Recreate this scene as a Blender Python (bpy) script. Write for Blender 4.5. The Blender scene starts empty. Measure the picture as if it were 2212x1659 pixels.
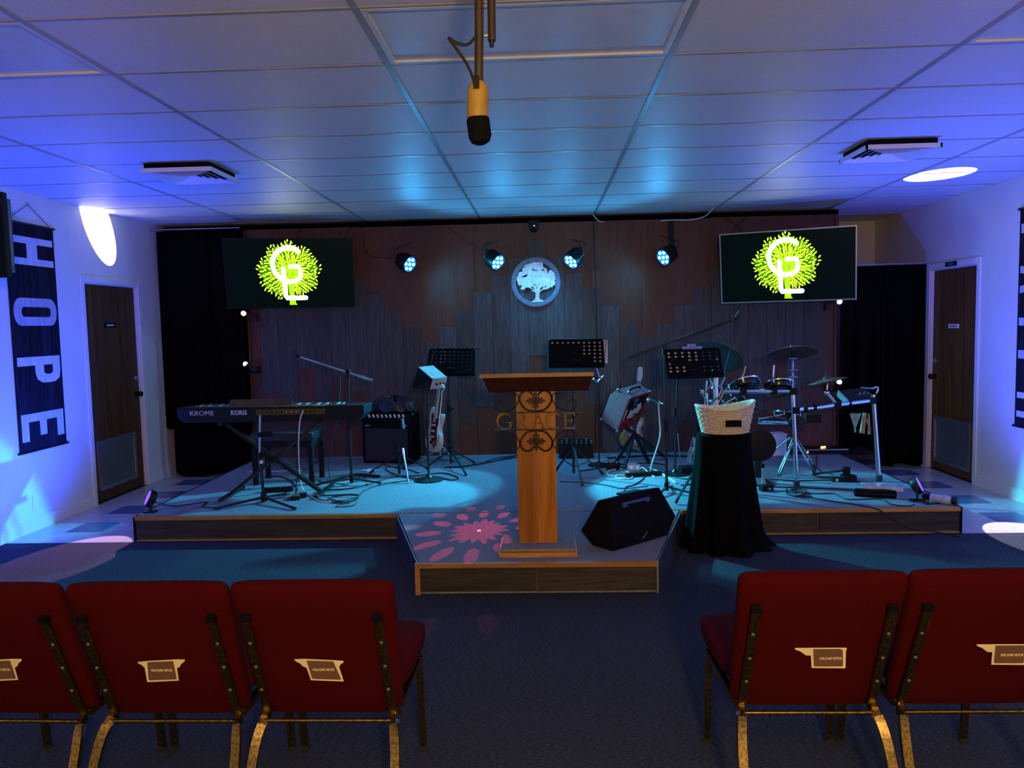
import bpy, bmesh, math, random
from mathutils import Vector, Matrix
random.seed(7)
R = math.radians
scn = bpy.context.scene
C = scn.collection
V = Vector

# ------------------------------------------------------------ camera
cam_d = bpy.data.cameras.new('camera')
cam = bpy.data.objects.new('camera', cam_d); C.objects.link(cam)
cam_d.sensor_width = 36.0; cam_d.sensor_fit = 'HORIZONTAL'
cam_d.lens = 1682.8 / 2212 * 36.0
cam_d.clip_start = 0.05
yaw, pitch, roll = 0.0403, 0.0767, -0.0216
fw = V((-math.sin(yaw) * math.cos(pitch), math.cos(yaw) * math.cos(pitch), -math.sin(pitch)))
rt = V((math.cos(yaw), math.sin(yaw), 0)); up = rt.cross(fw)
rt2 = math.cos(roll) * rt + math.sin(roll) * up
up2 = -math.sin(roll) * rt + math.cos(roll) * up
m3 = Matrix((rt2, up2, -fw)).transposed()
cam.matrix_world = Matrix.Translation((0, 0, 1.584)) @ m3.to_4x4()
scn.camera = cam

# ------------------------------------------------------------ world, exposure
w = bpy.data.worlds.new('world'); scn.world = w; w.use_nodes = True
w.node_tree.nodes['Background'].inputs[0].default_value = (0.10, 0.12, 0.2, 1)
w.node_tree.nodes['Background'].inputs[1].default_value = 0.02
scn.view_settings.view_transform = 'Standard'; scn.view_settings.look = 'None'
scn.view_settings.gamma = 1.0; scn.view_settings.use_curve_mapping = False
scn.view_settings.exposure = 0.0
scn.cycles.max_bounces = 5; scn.cycles.diffuse_bounces = 3; scn.cycles.glossy_bounces = 2
scn.cycles.caustics_reflective = False; scn.cycles.caustics_refractive = False
scn.cycles.use_adaptive_sampling = True; scn.cycles.adaptive_threshold = 0.04

# ------------------------------------------------------------ lights of the room
def spot(name, loc, aim, col, watts, deg, blend=0.3, rad=0.03):
    d = bpy.data.lights.new(name, 'SPOT'); d.color = col; d.energy = watts
    d.spot_size = R(deg); d.spot_blend = blend; d.shadow_soft_size = rad
    o = bpy.data.objects.new(name, d); C.objects.link(o); o.location = loc
    o.rotation_euler = (V(aim) - V(loc)).to_track_quat('-Z', 'Y').to_euler()
    return o
def area(name, loc, aim, col, watts, sx, sy):
    d = bpy.data.lights.new(name, 'AREA'); d.color = col; d.energy = watts
    d.shape = 'RECTANGLE'; d.size = sx; d.size_y = sy
    o = bpy.data.objects.new(name, d); C.objects.link(o); o.location = loc
    o.rotation_euler = (V(aim) - V(loc)).to_track_quat('-Z', 'Y').to_euler()
    return o
CY = (0.05, 0.62, 1.0); BL = (0.10, 0.22, 1.0)
# four LED par cans on the wood wall: place, what each points at, colour, power, cone
PARS = [((-1.393, 8.12, 2.243), (2.55, 5.45, 0.1), (0.05, 0.72, 1.0), 1600, 38),
        ((-0.474, 8.12, 2.245), (1.9, 6.0, 0.2), (0.05, 0.62, 1.0), 260, 46),
        ((0.332, 8.12, 2.239), (-1.5, 6.5, 0.2), (0.05, 0.60, 1.0), 300, 42),
        ((1.283, 8.12, 2.249), (-2.45, 5.45, 0.1), (0.05, 0.68, 1.0), 1500, 33)]
for p, aim, col, wt, deg in PARS:
    d = (V(aim) - V(p)).normalized()
    spot('par_beam', V(p) + d * 0.10, aim, col, wt, deg, 0.15, 0.04)
    spot('par_spill', V(p) + d * 0.10, aim, (0.04, 0.45, 1.0), 40, 170, 0.8, 0.06)
# four clip-on spotlights at the sides of the wood wall, each throwing a hard white disc
CLIPS = [((-3.125, 8.10, 1.766), (-3.40, 5.30, 0.0), (1.0, 0.55, 0.78), 800, 12.5),
         ((-3.125, 8.10, 1.213), (-4.13, 7.26, 2.53), (1.0, 0.92, 1.0), 900, 14),
         ((3.023, 8.10, 1.749), (3.52, 5.42, 0.0), (0.95, 0.85, 1.0), 1300, 13),
         ((3.030, 8.10, 0.907), (3.25, 6.62, 2.718), (1.0, 0.90, 1.0), 900, 12)]
for p, aim, col, wt, deg in CLIPS:
    d = (V(aim) - V(p)).normalized()
    spot('clip_beam', V(p) + d * 0.07, aim, col, wt, deg, 0.06, 0.004)
# two floor uplights on the stage corners washing the side walls
spot('uplight_beam', (-3.13, 5.80, 0.34), (-4.13, 5.45, 1.5), (0.012, 0.050, 1.0), 300, 160, 0.7, 0.05)
spot('uplight_beam', (2.87, 5.86, 0.36), (3.99, 5.5, 1.9), (0.045, 0.075, 1.0), 300, 160, 0.7, 0.05)
# warm pendant lamp left on over the seats behind the camera
lamp_d = bpy.data.lights.new('pendant_lamp', 'POINT'); lamp_d.color = (1.0, 0.64, 0.33); lamp_d.energy = 290; lamp_d.shadow_soft_size = 0.12
lamp = bpy.data.objects.new('pendant_lamp', lamp_d); C.objects.link(lamp); lamp.location = (0.4, -0.9, 1.9)
# red flower gobo thrown on the stage extension by the little dome projector
def gobo():
    o = spot('dome_beam', (-0.068, 8.14, 2.565), (-0.455, 5.19, 0.19), (1, 1, 1), 600, 34, 0.1, 0.002)
    L_ = o.data; L_.use_nodes = True; nt = L_.node_tree; N = nt.nodes; K = nt.links
    em = N['Emission']; tc = N.new('ShaderNodeTexCoord'); sp = N.new('ShaderNodeSeparateXYZ'); K.new(tc.outputs['Normal'], sp.inputs[0])
    def m(op, a, b=None, c=None):
        n = N.new('ShaderNodeMath'); n.operation = op
        for i, q in enumerate((a, b, c)):
            if q is None: continue
            if isinstance(q, (int, float)): n.inputs[i].default_value = q
            else: K.new(q, n.inputs[i])
        return n.outputs[0]
    u = m('DIVIDE', sp.outputs[0], sp.outputs[2]); v = m('DIVIDE', sp.outputs[1], sp.outputs[2])
    r = m('SQRT', m('ADD', m('MULTIPLY', u, u), m('MULTIPLY', v, v))); th_ = m('ARCTAN2', v, u)
    edge = m('ADD', 0.044, m('ADD', m('MULTIPLY', m('SINE', m('MULTIPLY', th_, 16)), 0.007), m('MULTIPLY', m('SINE', m('MULTIPLY', th_, 5)), 0.004)))
    star = m('LESS_THAN', r, edge)
    def petals(n, r1, a, b, ph):
        f = m('SUBTRACT', m('FRACT', m('ADD', m('MULTIPLY', th_, n / 6.28318), ph)), 0.5); t = m('MULTIPLY', f, 6.28318 / n)
        dx = m('DIVIDE', m('SUBTRACT', m('MULTIPLY', r, m('COSINE', t)), r1), a); dy = m('DIVIDE', m('MULTIPLY', r, m('SINE', t)), b)
        return m('LESS_THAN', m('ADD', m('MULTIPLY', dx, dx), m('MULTIPLY', dy, dy)), 1.0)
    p1 = petals(12, 0.085, 0.021, 0.0105, 10.1); p2 = petals(12, 0.130, 0.017, 0.011, 10.6)
    dot = m('MULTIPLY', m('LESS_THAN', r, 0.0035), 40)
    tot = m('ADD', m('ADD', star, m('MULTIPLY', p1, 0.9)), m('ADD', m('MULTIPLY', p2, 0.35), dot))
    em.inputs['Color'].default_value = (1.0, 0.045, 0.11, 1)
    K.new(m('MULTIPLY', tot, GOBO_W), em.inputs['Strength'])
GOBO_W = 1.7
gobo()
# ------------------------------------------------------------ node materials
MATS = {}
def mat(name, col, rough=0.6, metal=0.0, emit=None, es=1.0, var=0.15, scale=20, bump=0.0, stretch=(1, 1, 1), col2=None, spec=0.5, bscale=None):
    if name in MATS: return MATS[name]
    m = bpy.data.materials.new(name); m.use_nodes = True
    nt = m.node_tree; N = nt.nodes; L = nt.links
    b = N['Principled BSDF']
    b.inputs['Roughness'].default_value = rough; b.inputs['Metallic'].default_value = metal
    b.inputs['Specular IOR Level'].default_value = spec
    if emit:
        b.inputs['Base Color'].default_value = (*col, 1)
        b.inputs['Emission Color'].default_value = (*emit, 1); b.inputs['Emission Strength'].default_value = es
        MATS[name] = m; return m
    tc = N.new('ShaderNodeTexCoord'); mp = N.new('ShaderNodeMapping'); mp.inputs['Scale'].default_value = stretch
    no = N.new('ShaderNodeTexNoise'); no.inputs['Scale'].default_value = scale; no.inputs['Detail'].default_value = 4
    L.new(tc.outputs['Object'], mp.inputs['Vector']); L.new(mp.outputs['Vector'], no.inputs['Vector'])
    rp = N.new('ShaderNodeValToRGB')
    a = col; c2 = col2 or tuple(min(1, k * (1 + var)) for k in col)
    if not col2: a = tuple(k * (1 - var) for k in col)
    rp.color_ramp.elements[0].position = 0.35; rp.color_ramp.elements[1].position = 0.65
    rp.color_ramp.elements[0].color = (*a, 1); rp.color_ramp.elements[1].color = (*c2, 1)
    L.new(no.outputs['Fac'], rp.inputs['Fac']); L.new(rp.outputs['Color'], b.inputs['Base Color'])
    if bump:
        bp = N.new('ShaderNodeBump'); bp.inputs['Strength'].default_value = bump; bp.inputs['Distance'].default_value = 0.01
        src = no
        if bscale:
            src = N.new('ShaderNodeTexNoise'); src.inputs['Scale'].default_value = bscale; L.new(mp.outputs['Vector'], src.inputs['Vector'])
        L.new(src.outputs['Fac'], bp.inputs['Height']); L.new(bp.outputs['Normal'], b.inputs['Normal'])
    MATS[name] = m; return m
def wood(name, dark, light, rough=0.45, axis='Z', scale=1.0, spec=0.4):
    if name in MATS: return MATS[name]
    m = bpy.data.materials.new(name); m.use_nodes = True
    nt = m.node_tree; N = nt.nodes; L = nt.links; b = N['Principled BSDF']
    tc = N.new('ShaderNodeTexCoord'); mp = N.new('ShaderNodeMapping')
    s = {'X': (1.0, 14, 14), 'Y': (14, 1.0, 14), 'Z': (14, 14, 1.0)}[axis]
    mp.inputs['Scale'].default_value = tuple(k * scale for k in s)
    oi = N.new('ShaderNodeObjectInfo'); ad = N.new('ShaderNodeVectorMath'); ad.operation = 'ADD'
    ml = N.new('ShaderNodeVectorMath'); ml.operation = 'SCALE'; ml.inputs[0].default_value = (7, 5, 3)
    L.new(oi.outputs['Random'], ml.inputs['Scale']); L.new(tc.outputs['Object'], ad.inputs[0]); L.new(ml.outputs[0], ad.inputs[1])
    L.new(ad.outputs[0], mp.inputs['Vector'])
    n1 = N.new('ShaderNodeTexNoise'); n1.inputs['Scale'].default_value = 2.2; n1.inputs['Detail'].default_value = 6; n1.inputs['Distortion'].default_value = 1.6
    L.new(mp.outputs['Vector'], n1.inputs['Vector'])
    rp = N.new('ShaderNodeValToRGB'); rp.color_ramp.elements[0].position = 0.3; rp.color_ramp.elements[1].position = 0.72
    rp.color_ramp.elements[0].color = (*dark, 1); rp.color_ramp.elements[1].color = (*light, 1)
    L.new(n1.outputs['Fac'], rp.inputs['Fac'])
    hs = N.new('ShaderNodeHueSaturation'); mr = N.new('ShaderNodeMapRange')
    mr.inputs['To Min'].default_value = 0.75; mr.inputs['To Max'].default_value = 1.25
    L.new(oi.outputs['Random'], mr.inputs['Value']); L.new(mr.outputs[0], hs.inputs['Value'])
    L.new(rp.outputs['Color'], hs.inputs['Color']); L.new(hs.outputs['Color'], b.inputs['Base Color'])
    b.inputs['Roughness'].default_value = rough; b.inputs['Specular IOR Level'].default_value = spec
    bp = N.new('ShaderNodeBump'); bp.inputs['Strength'].default_value = 0.15; bp.inputs['Distance'].default_value = 0.004
    L.new(n1.outputs['Fac'], bp.inputs['Height']); L.new(bp.outputs['Normal'], b.inputs['Normal'])
    MATS[name] = m; return m

M_WALL = mat('wall_paint', (0.72, 0.70, 0.66), 0.55, var=0.03, scale=3)
M_TRIMW = mat('white_trim', (0.75, 0.74, 0.72), 0.4, var=0.03)
M_TILE = mat('ceiling_tile', (0.76, 0.75, 0.75), 0.5, var=0.03, scale=60, bump=0.12, bscale=90, spec=0.55)
M_GRID = mat('grid_metal', (0.36, 0.36, 0.38), 0.35, var=0.05)
M_LENS = mat('light_lens', (0.70, 0.82, 0.95), 0.25, var=0.04, scale=8)
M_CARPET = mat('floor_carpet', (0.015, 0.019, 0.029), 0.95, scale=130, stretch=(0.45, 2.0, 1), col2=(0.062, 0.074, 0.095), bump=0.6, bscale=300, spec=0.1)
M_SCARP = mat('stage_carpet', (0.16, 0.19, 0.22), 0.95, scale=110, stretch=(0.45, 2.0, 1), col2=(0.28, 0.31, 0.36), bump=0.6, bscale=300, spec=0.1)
M_VINYL = mat('vinyl_light', (0.50, 0.49, 0.50), 0.22, var=0.06, scale=12)
M_VINYLB = mat('vinyl_blue', (0.10, 0.14, 0.26), 0.22, var=0.1, scale=12)
M_PLY = wood('brown_laminate', (0.070, 0.022, 0.013), (0.125, 0.042, 0.025), 0.5)
M_PLANK = wood('grey_plank', (0.020, 0.020, 0.023), (0.068, 0.066, 0.072), 0.5)
M_RISER = wood('riser_plank', (0.018, 0.014, 0.010), (0.055, 0.044, 0.033), 0.5, 'X')
M_OAK = wood('oak_trim', (0.30, 0.13, 0.035), (0.48, 0.24, 0.075), 0.4, 'X')
M_PINE = wood('pulpit_pine', (0.36, 0.115, 0.008), (0.55, 0.21, 0.02), 0.32, 'Z', 0.5)
M_MAHOG = wood('dark_mahogany', (0.022, 0.005, 0.004), (0.05, 0.011, 0.009), 0.7, 'X', 1.0, 0.1)  # dark red wood, lowered further in colour for shade on the pulpit apron
M_DOOR = wood('door_veneer', (0.065, 0.030, 0.008), (0.14, 0.066, 0.018), 0.5, 'Z', 0.35, 0.2)
M_BLK = mat('black_metal', (0.006, 0.006, 0.007), 0.4, 0.2, var=0.1)
M_BLKP = mat('black_plastic', (0.006, 0.006, 0.007), 0.5, var=0.1, spec=0.18)
M_BLKM = mat('black_matte', (0.004, 0.004, 0.005), 0.85, var=0.2, spec=0.1)
M_CLOTH = mat('black_cloth', (0.0025, 0.0025, 0.003), 0.95, var=0.3, scale=200, spec=0.05)
M_CHROME = mat('chrome', (0.75, 0.77, 0.80), 0.16, 1.0, var=0.02)
M_STEEL = mat('grey_steel', (0.42, 0.43, 0.45), 0.35, 0.8, var=0.05)
M_GOLD = mat('gold_vein_paint', (0.20, 0.14, 0.04), 0.28, 1.0, scale=120, col2=(0.46, 0.33, 0.11))
M_RED = mat('red_upholstery', (0.043, 0.0006, 0.0008), 0.9, scale=220, col2=(0.065, 0.001, 0.0012), bump=0.35, bscale=400, spec=0.1)
M_WHITE = mat('white_plastic', (0.72, 0.72, 0.72), 0.45, var=0.03)
M_PAPER = mat('cream_paper', (0.92, 0.78, 0.42), 0.8, var=0.04)
M_IRON = mat('wrought_iron', (0.022, 0.012, 0.007), 0.45, 0.5, var=0.3)
M_BRONZE = mat('gilt_letters', (0.13, 0.075, 0.02), 0.42, 0.85, var=0.25)
M_CREAM = mat('cream_lacquer', (0.62, 0.58, 0.46), 0.3, var=0.04)
M_RUB = mat('black_rubber', (0.012, 0.012, 0.012), 0.7, var=0.1)
M_LED = mat('led_lens', (0.8, 0.9, 1.0), 0.2, emit=(0.35, 0.9, 1.0), es=14)
M_BULB = mat('white_bulb', (1, 1, 1), 0.2, emit=(1.0, 0.98, 0.95), es=9)
M_UPL = mat('violet_led', (0.2, 0.1, 0.8), 0.2, emit=(0.10, 0.03, 1.0), es=3.5)

# ------------------------------------------------------------ mesh helpers
ORG = {}
def basis(d, upv=V((0, 0, 1))):
    d = d.normalized()
    if abs(d.dot(upv)) > 0.98: upv = V((0, 1, 0)) if abs(d.y) < 0.9 else V((1, 0, 0))
    s = d.cross(upv).normalized(); return s, s.cross(d).normalized(), d
class MB:
    def __init__(s): s.v = []; s.f = []
    def add(s, vs, fs):
        n = len(s.v); s.v += [V(p) for p in vs]; s.f += [tuple(i + n for i in f) for f in fs]; return s
    def box(s, c, size, rot=None):
        c = V(c); h = V(size) / 2; vs = []
        for sx in (-1, 1):
            for sy in (-1, 1):
                for sz in (-1, 1):
                    p = V((sx * h.x, sy * h.y, sz * h.z))
                    if rot: p = rot @ p
                    vs.append(c + p)
        return s.add(vs, [(0, 1, 3, 2), (4, 6, 7, 5), (0, 4, 5, 1), (2, 3, 7, 6), (0, 2, 6, 4), (1, 5, 7, 3)])
    def bb(s, lo, hi):
        lo = V(lo); hi = V(hi); return s.box((lo + hi) / 2, hi - lo)
    def bar(s, a, b, w, h, upv=V((0, 0, 1))):
        a = V(a); b = V(b); x, y, d = basis(b - a, upv); vs = []
        for p in (a, b):
            for i, j in ((-1, -1), (1, -1), (1, 1), (-1, 1)): vs.append(p + x * w / 2 * i + y * h / 2 * j)
        return s.add(vs, [(3, 2, 1, 0), (4, 5, 6, 7), (0, 1, 5, 4), (1, 2, 6, 5), (2, 3, 7, 6), (3, 0, 4, 7)])
    def cyl(s, a, b, r, r2=None, n=12, caps=True):
        a = V(a); b = V(b); r2 = r if r2 is None else r2; x, y, d = basis(b - a); vs = []
        for p, q in ((a, r), (b, r2)):
            for i in range(n):
                t = 2 * math.pi * i / n; vs.append(p + (x * math.cos(t) + y * math.sin(t)) * q)
        fs = [(i, (i + 1) % n, n + (i + 1) % n, n + i) for i in range(n)]
        if caps: fs += [tuple(range(n - 1, -1, -1)), tuple(range(n, 2 * n))]
        return s.add(vs, fs)
    def tube(s, pts, r, n=6, closed=False):
        P = [V(p) for p in pts]; k = len(P); vs = []; x = None
        for i in range(k):
            if closed: d = P[(i + 1) % k] - P[i - 1]
            else: d = P[min(i + 1, k - 1)] - P[max(i - 1, 0)]
            if d.length < 1e-9: d = V((0, 0, 1))
            d.normalize()
            if x is None: x, y, _ = basis(d)
            else:
                x = (x - d * x.dot(d)); x = x.normalized() if x.length > 1e-6 else basis(d)[0]
            y = d.cross(x); rr = r[i] if isinstance(r, (list, tuple)) else r
            for j in range(n):
                t = 2 * math.pi * j / n; vs.append(P[i] + (x * math.cos(t) + y * math.sin(t)) * rr)
        fs = []
        for i in range(k if closed else k - 1):
            a = i * n; b = ((i + 1) % k) * n
            fs += [(a + j, a + (j + 1) % n, b + (j + 1) % n, b + j) for j in range(n)]
        if not closed: fs += [tuple(range(n - 1, -1, -1)), tuple(range((k - 1) * n, k * n))]
        return s.add(vs, fs)
    def lathe(s, o, ax, prof, n=20, caps=True):
        o = V(o); x, y, d = basis(V(ax)); vs = []; k = len(prof)
        for r, h in prof:
            for i in range(n):
                t = 2 * math.pi * i / n; vs.append(o + d * h + (x * math.cos(t) + y * math.sin(t)) * r)
        fs = [(a * n + i, a * n + (i + 1) % n, (a + 1) * n + (i + 1) % n, (a + 1) * n + i) for a in range(k - 1) for i in range(n)]
        if caps: fs += [tuple(range(n - 1, -1, -1)), tuple(range((k - 1) * n, k * n))]
        return s.add(vs, fs)
    def ball(s, c, r, n=10):
        k = n // 2; pr = [(max(r * math.sin(math.pi * i / k), r * 0.02), -r * math.cos(math.pi * i / k)) for i in range(k + 1)]
        return s.lathe(c, (0, 0, 1), pr, n)
    def prism(s, poly, vec):
        P = [V(p) for p in poly]; n = len(P); v = V(vec)
        return s.add(P + [p + v for p in P], [tuple(range(n - 1, -1, -1)), tuple(range(n, 2 * n))] + [(i, (i + 1) % n, n + (i + 1) % n, n + i) for i in range(n)])
    def grid(s, fn, nu, nv, closed_u=False):
        vs = [fn(i / (nu if closed_u else nu - 1), j / (nv - 1)) for j in range(nv) for i in range(nu)]
        fs = [(j * nu + i, j * nu + (i + 1) % nu, (j + 1) * nu + (i + 1) % nu, (j + 1) * nu + i) for j in range(nv - 1) for i in range(nu if closed_u else nu - 1)]
        return s.add(vs, fs)
    def build(s, name, m, parent=None, smooth=False, bevel=0, label=None):
        me = bpy.data.meshes.new(name); o0 = ORG.get(parent, V((0, 0, 0)))
        me.from_pydata([tuple(p - o0) for p in s.v], [], s.f)
        bm = bmesh.new(); bm.from_mesh(me); bmesh.ops.recalc_face_normals(bm, faces=bm.faces); bm.to_mesh(me); bm.free()
        return finish(me, name, m, parent, smooth, bevel, label)
def finish(me, name, m, parent=None, smooth=False, bevel=0, label=None):
    me.materials.clear(); me.materials.append(m)
    if smooth:
        me.polygons.foreach_set('use_smooth', [True] * len(me.polygons)); me.set_sharp_from_angle(angle=R(40))
    o = bpy.data.objects.new(name, me); C.objects.link(o)
    if parent: o.parent = parent
    ORG[o] = ORG.get(parent, V((0, 0, 0)))
    if bevel:
        b = o.modifiers.new('bevel', 'BEVEL'); b.width = bevel; b.segments = 2; b.limit_method = 'ANGLE'
    if label: o['label'] = label
    return o
def thing(name, label, cat, loc=(0, 0, 0), group=None):
    o = bpy.data.objects.new(name, None); C.objects.link(o); o.location = loc; o.empty_display_size = 0.1
    o['label'] = label; o['category'] = cat
    if group: o['group'] = group
    ORG[o] = V(loc); return o
def tag(o, label, cat, group=None):
    o['label'] = label; o['category'] = cat
    if group: o['group'] = group
    return o
def struct(o): o['kind'] = 'structure'; return o
def spl(pts, k=6):
    P = [V(p) for p in pts]; P = [2 * P[0] - P[1]] + P + [2 * P[-1] - P[-2]]; out = []
    for i in range(1, len(P) - 2):
        a, b, c, d = P[i - 1:i + 3]
        for j in range(k):
            t = j / k
            out.append(0.5 * ((2 * b) + (c - a) * t + (2 * a - 5 * b + 4 * c - d) * t * t + (3 * b - a - 3 * c + d) * t ** 3))
    out.append(P[-2]); return out
def curve_mesh(cu, name):
    o = bpy.data.objects.new(name, cu); C.objects.link(o)
    me = bpy.data.meshes.new_from_object(o); bpy.data.objects.remove(o); bpy.data.curves.remove(cu); return me
def place(me, org, ux, uy, parent):
    org = V(org); ux = V(ux); uy = V(uy); n = ux.normalized().cross(uy.normalized()); o0 = ORG.get(parent, V((0, 0, 0)))
    for v in me.vertices:
        c = v.co.copy(); v.co = org + ux * c.x + uy * c.y + n * c.z - o0
def flat(name, loops, org, ux, uy, depth, m, parent=None, label=None, bevel=0):
    """filled outline with holes, in the plane spanned by ux and uy, of the given thickness"""
    cu = bpy.data.curves.new(name, 'CURVE'); cu.dimensions = '2D'; cu.fill_mode = 'BOTH'; cu.extrude = depth / 2
    for lp in loops:
        s = cu.splines.new('POLY'); s.points.add(len(lp) - 1); s.use_cyclic_u = True
        for p, q in zip(s.points, lp): p.co = (q[0], q[1], 0, 1)
    me = curve_mesh(cu, name); place(me, org, ux, uy, parent)
    return finish(me, name, m, parent, False, bevel, label)
def text(name, body, org, ux, uy, size, depth, m, parent=None, align='CENTER', bold=0.0, sx=1.0):
    cu = bpy.data.curves.new(name, 'FONT'); cu.body = body; cu.size = size; cu.extrude = depth / 2; cu.offset = bold
    cu.align_x = align; cu.align_y = 'CENTER'; cu.resolution_u = 3
    me = curve_mesh(cu, name)
    place(me, org, V(ux) * sx, uy, parent); return finish(me, name, m, parent)
def ring(r, n=16, cx=0, cy=0, sx=1, sy=1): return [(cx + r * sx * math.cos(2 * math.pi * i / n), cy + r * sy * math.sin(2 * math.pi * i / n)) for i in range(n)]
def piece(name, me, m, parent, loc):
    """another copy of a shared mesh, as a part of parent"""
    o = bpy.data.objects.new(name, me); C.objects.link(o); o.parent = parent; o.location = V(loc) - ORG.get(parent, V((0, 0, 0)))
    if not me.materials: me.materials.append(m)
    return o
def boxmesh(name, size):
    b = MB().box((0, 0, 0), size); me = bpy.data.meshes.new(name); me.from_pydata([tuple(p) for p in b.v], [], b.f); return me
def copy_tree(o, parent=None):
    c = o.copy(); C.objects.link(c); c.parent = parent
    for ch in list(o.children): copy_tree(ch, c)
    return c

# ------------------------------------------------------------ room shell
XL, XR, YB, YF, ZC, SH = -4.13, 4.0, 9.6, -4.6, 2.7185, 0.19
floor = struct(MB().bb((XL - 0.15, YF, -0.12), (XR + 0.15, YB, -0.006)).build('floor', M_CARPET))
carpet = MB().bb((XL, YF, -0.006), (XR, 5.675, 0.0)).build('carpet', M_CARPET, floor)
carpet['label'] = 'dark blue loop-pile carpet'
tcache = {}
for cols in (((XL, -3.85, 0), (-3.85, -3.545, 1), (-3.545, -3.24, 0), (-3.24, -3.13, 0)), ((3.03, 3.14, 0), (3.14, 3.445, 0), (3.445, 3.75, 1), (3.75, XR, 0))):
    for x0, x1, bc in cols:
        for j in range(-1, 12):
            y0 = 5.975 + j * 0.305; y1 = y0 + 0.305; y0 = max(y0, 5.676); y1 = min(y1, YB); blue = bc and j % 2 == 0
            key = (round(x1 - x0, 3), round(y1 - y0, 3), bool(blue))
            if key not in tcache:
                tcache[key] = boxmesh('vinyl_tile', (x1 - x0 - 0.0015, y1 - y0 - 0.0015, 0.005)); tcache[key].materials.append(M_VINYLB if blue else M_VINYL)
            piece('vinyl_tile', tcache[key], M_VINYL, floor, ((x0 + x1) / 2, (y0 + y1) / 2, -0.0025))

def wall(name, x0, x1, doors):
    b = MB(); y = YF
    for a, c in doors:
        b.bb((x0, y, 0), (x1, a, ZC + 0.03)); b.bb((x0, a, 2.045), (x1, c, ZC + 0.03)); y = c
    b.bb((x0, y, 0), (x1, YB, ZC + 0.03)); return struct(b.build(name, M_WALL))
wall('wall_left', XL - 0.12, XL, [(6.92, 7.85)])
wall('wall_right', XR, XR + 0.12, [(7.36, 8.23)])
struct(MB().bb((XL - 0.12, YB, 0), (XR + 0.12, YB + 0.1, ZC + 0.03)).build('wall_back', M_WALL))
struct(MB().bb((XL - 0.12, YF - 0.1, 0), (XR + 0.12, YF, ZC + 0.03)).build('wall_front', M_WALL))
bl = MB()
for a, c in ((YF, 6.86), (7.91, YB)): bl.bb((XL, a, 0), (XL + 0.012, c, 0.10))
struct(bl.build('baseboard_left', M_TRIMW))
bl = MB()
for a, c in ((YF, 7.30), (8.29, YB)): bl.bb((XR - 0.012, a, 0), (XR, c, 0.10))
struct(bl.build('baseboard_right', M_TRIMW))

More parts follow.
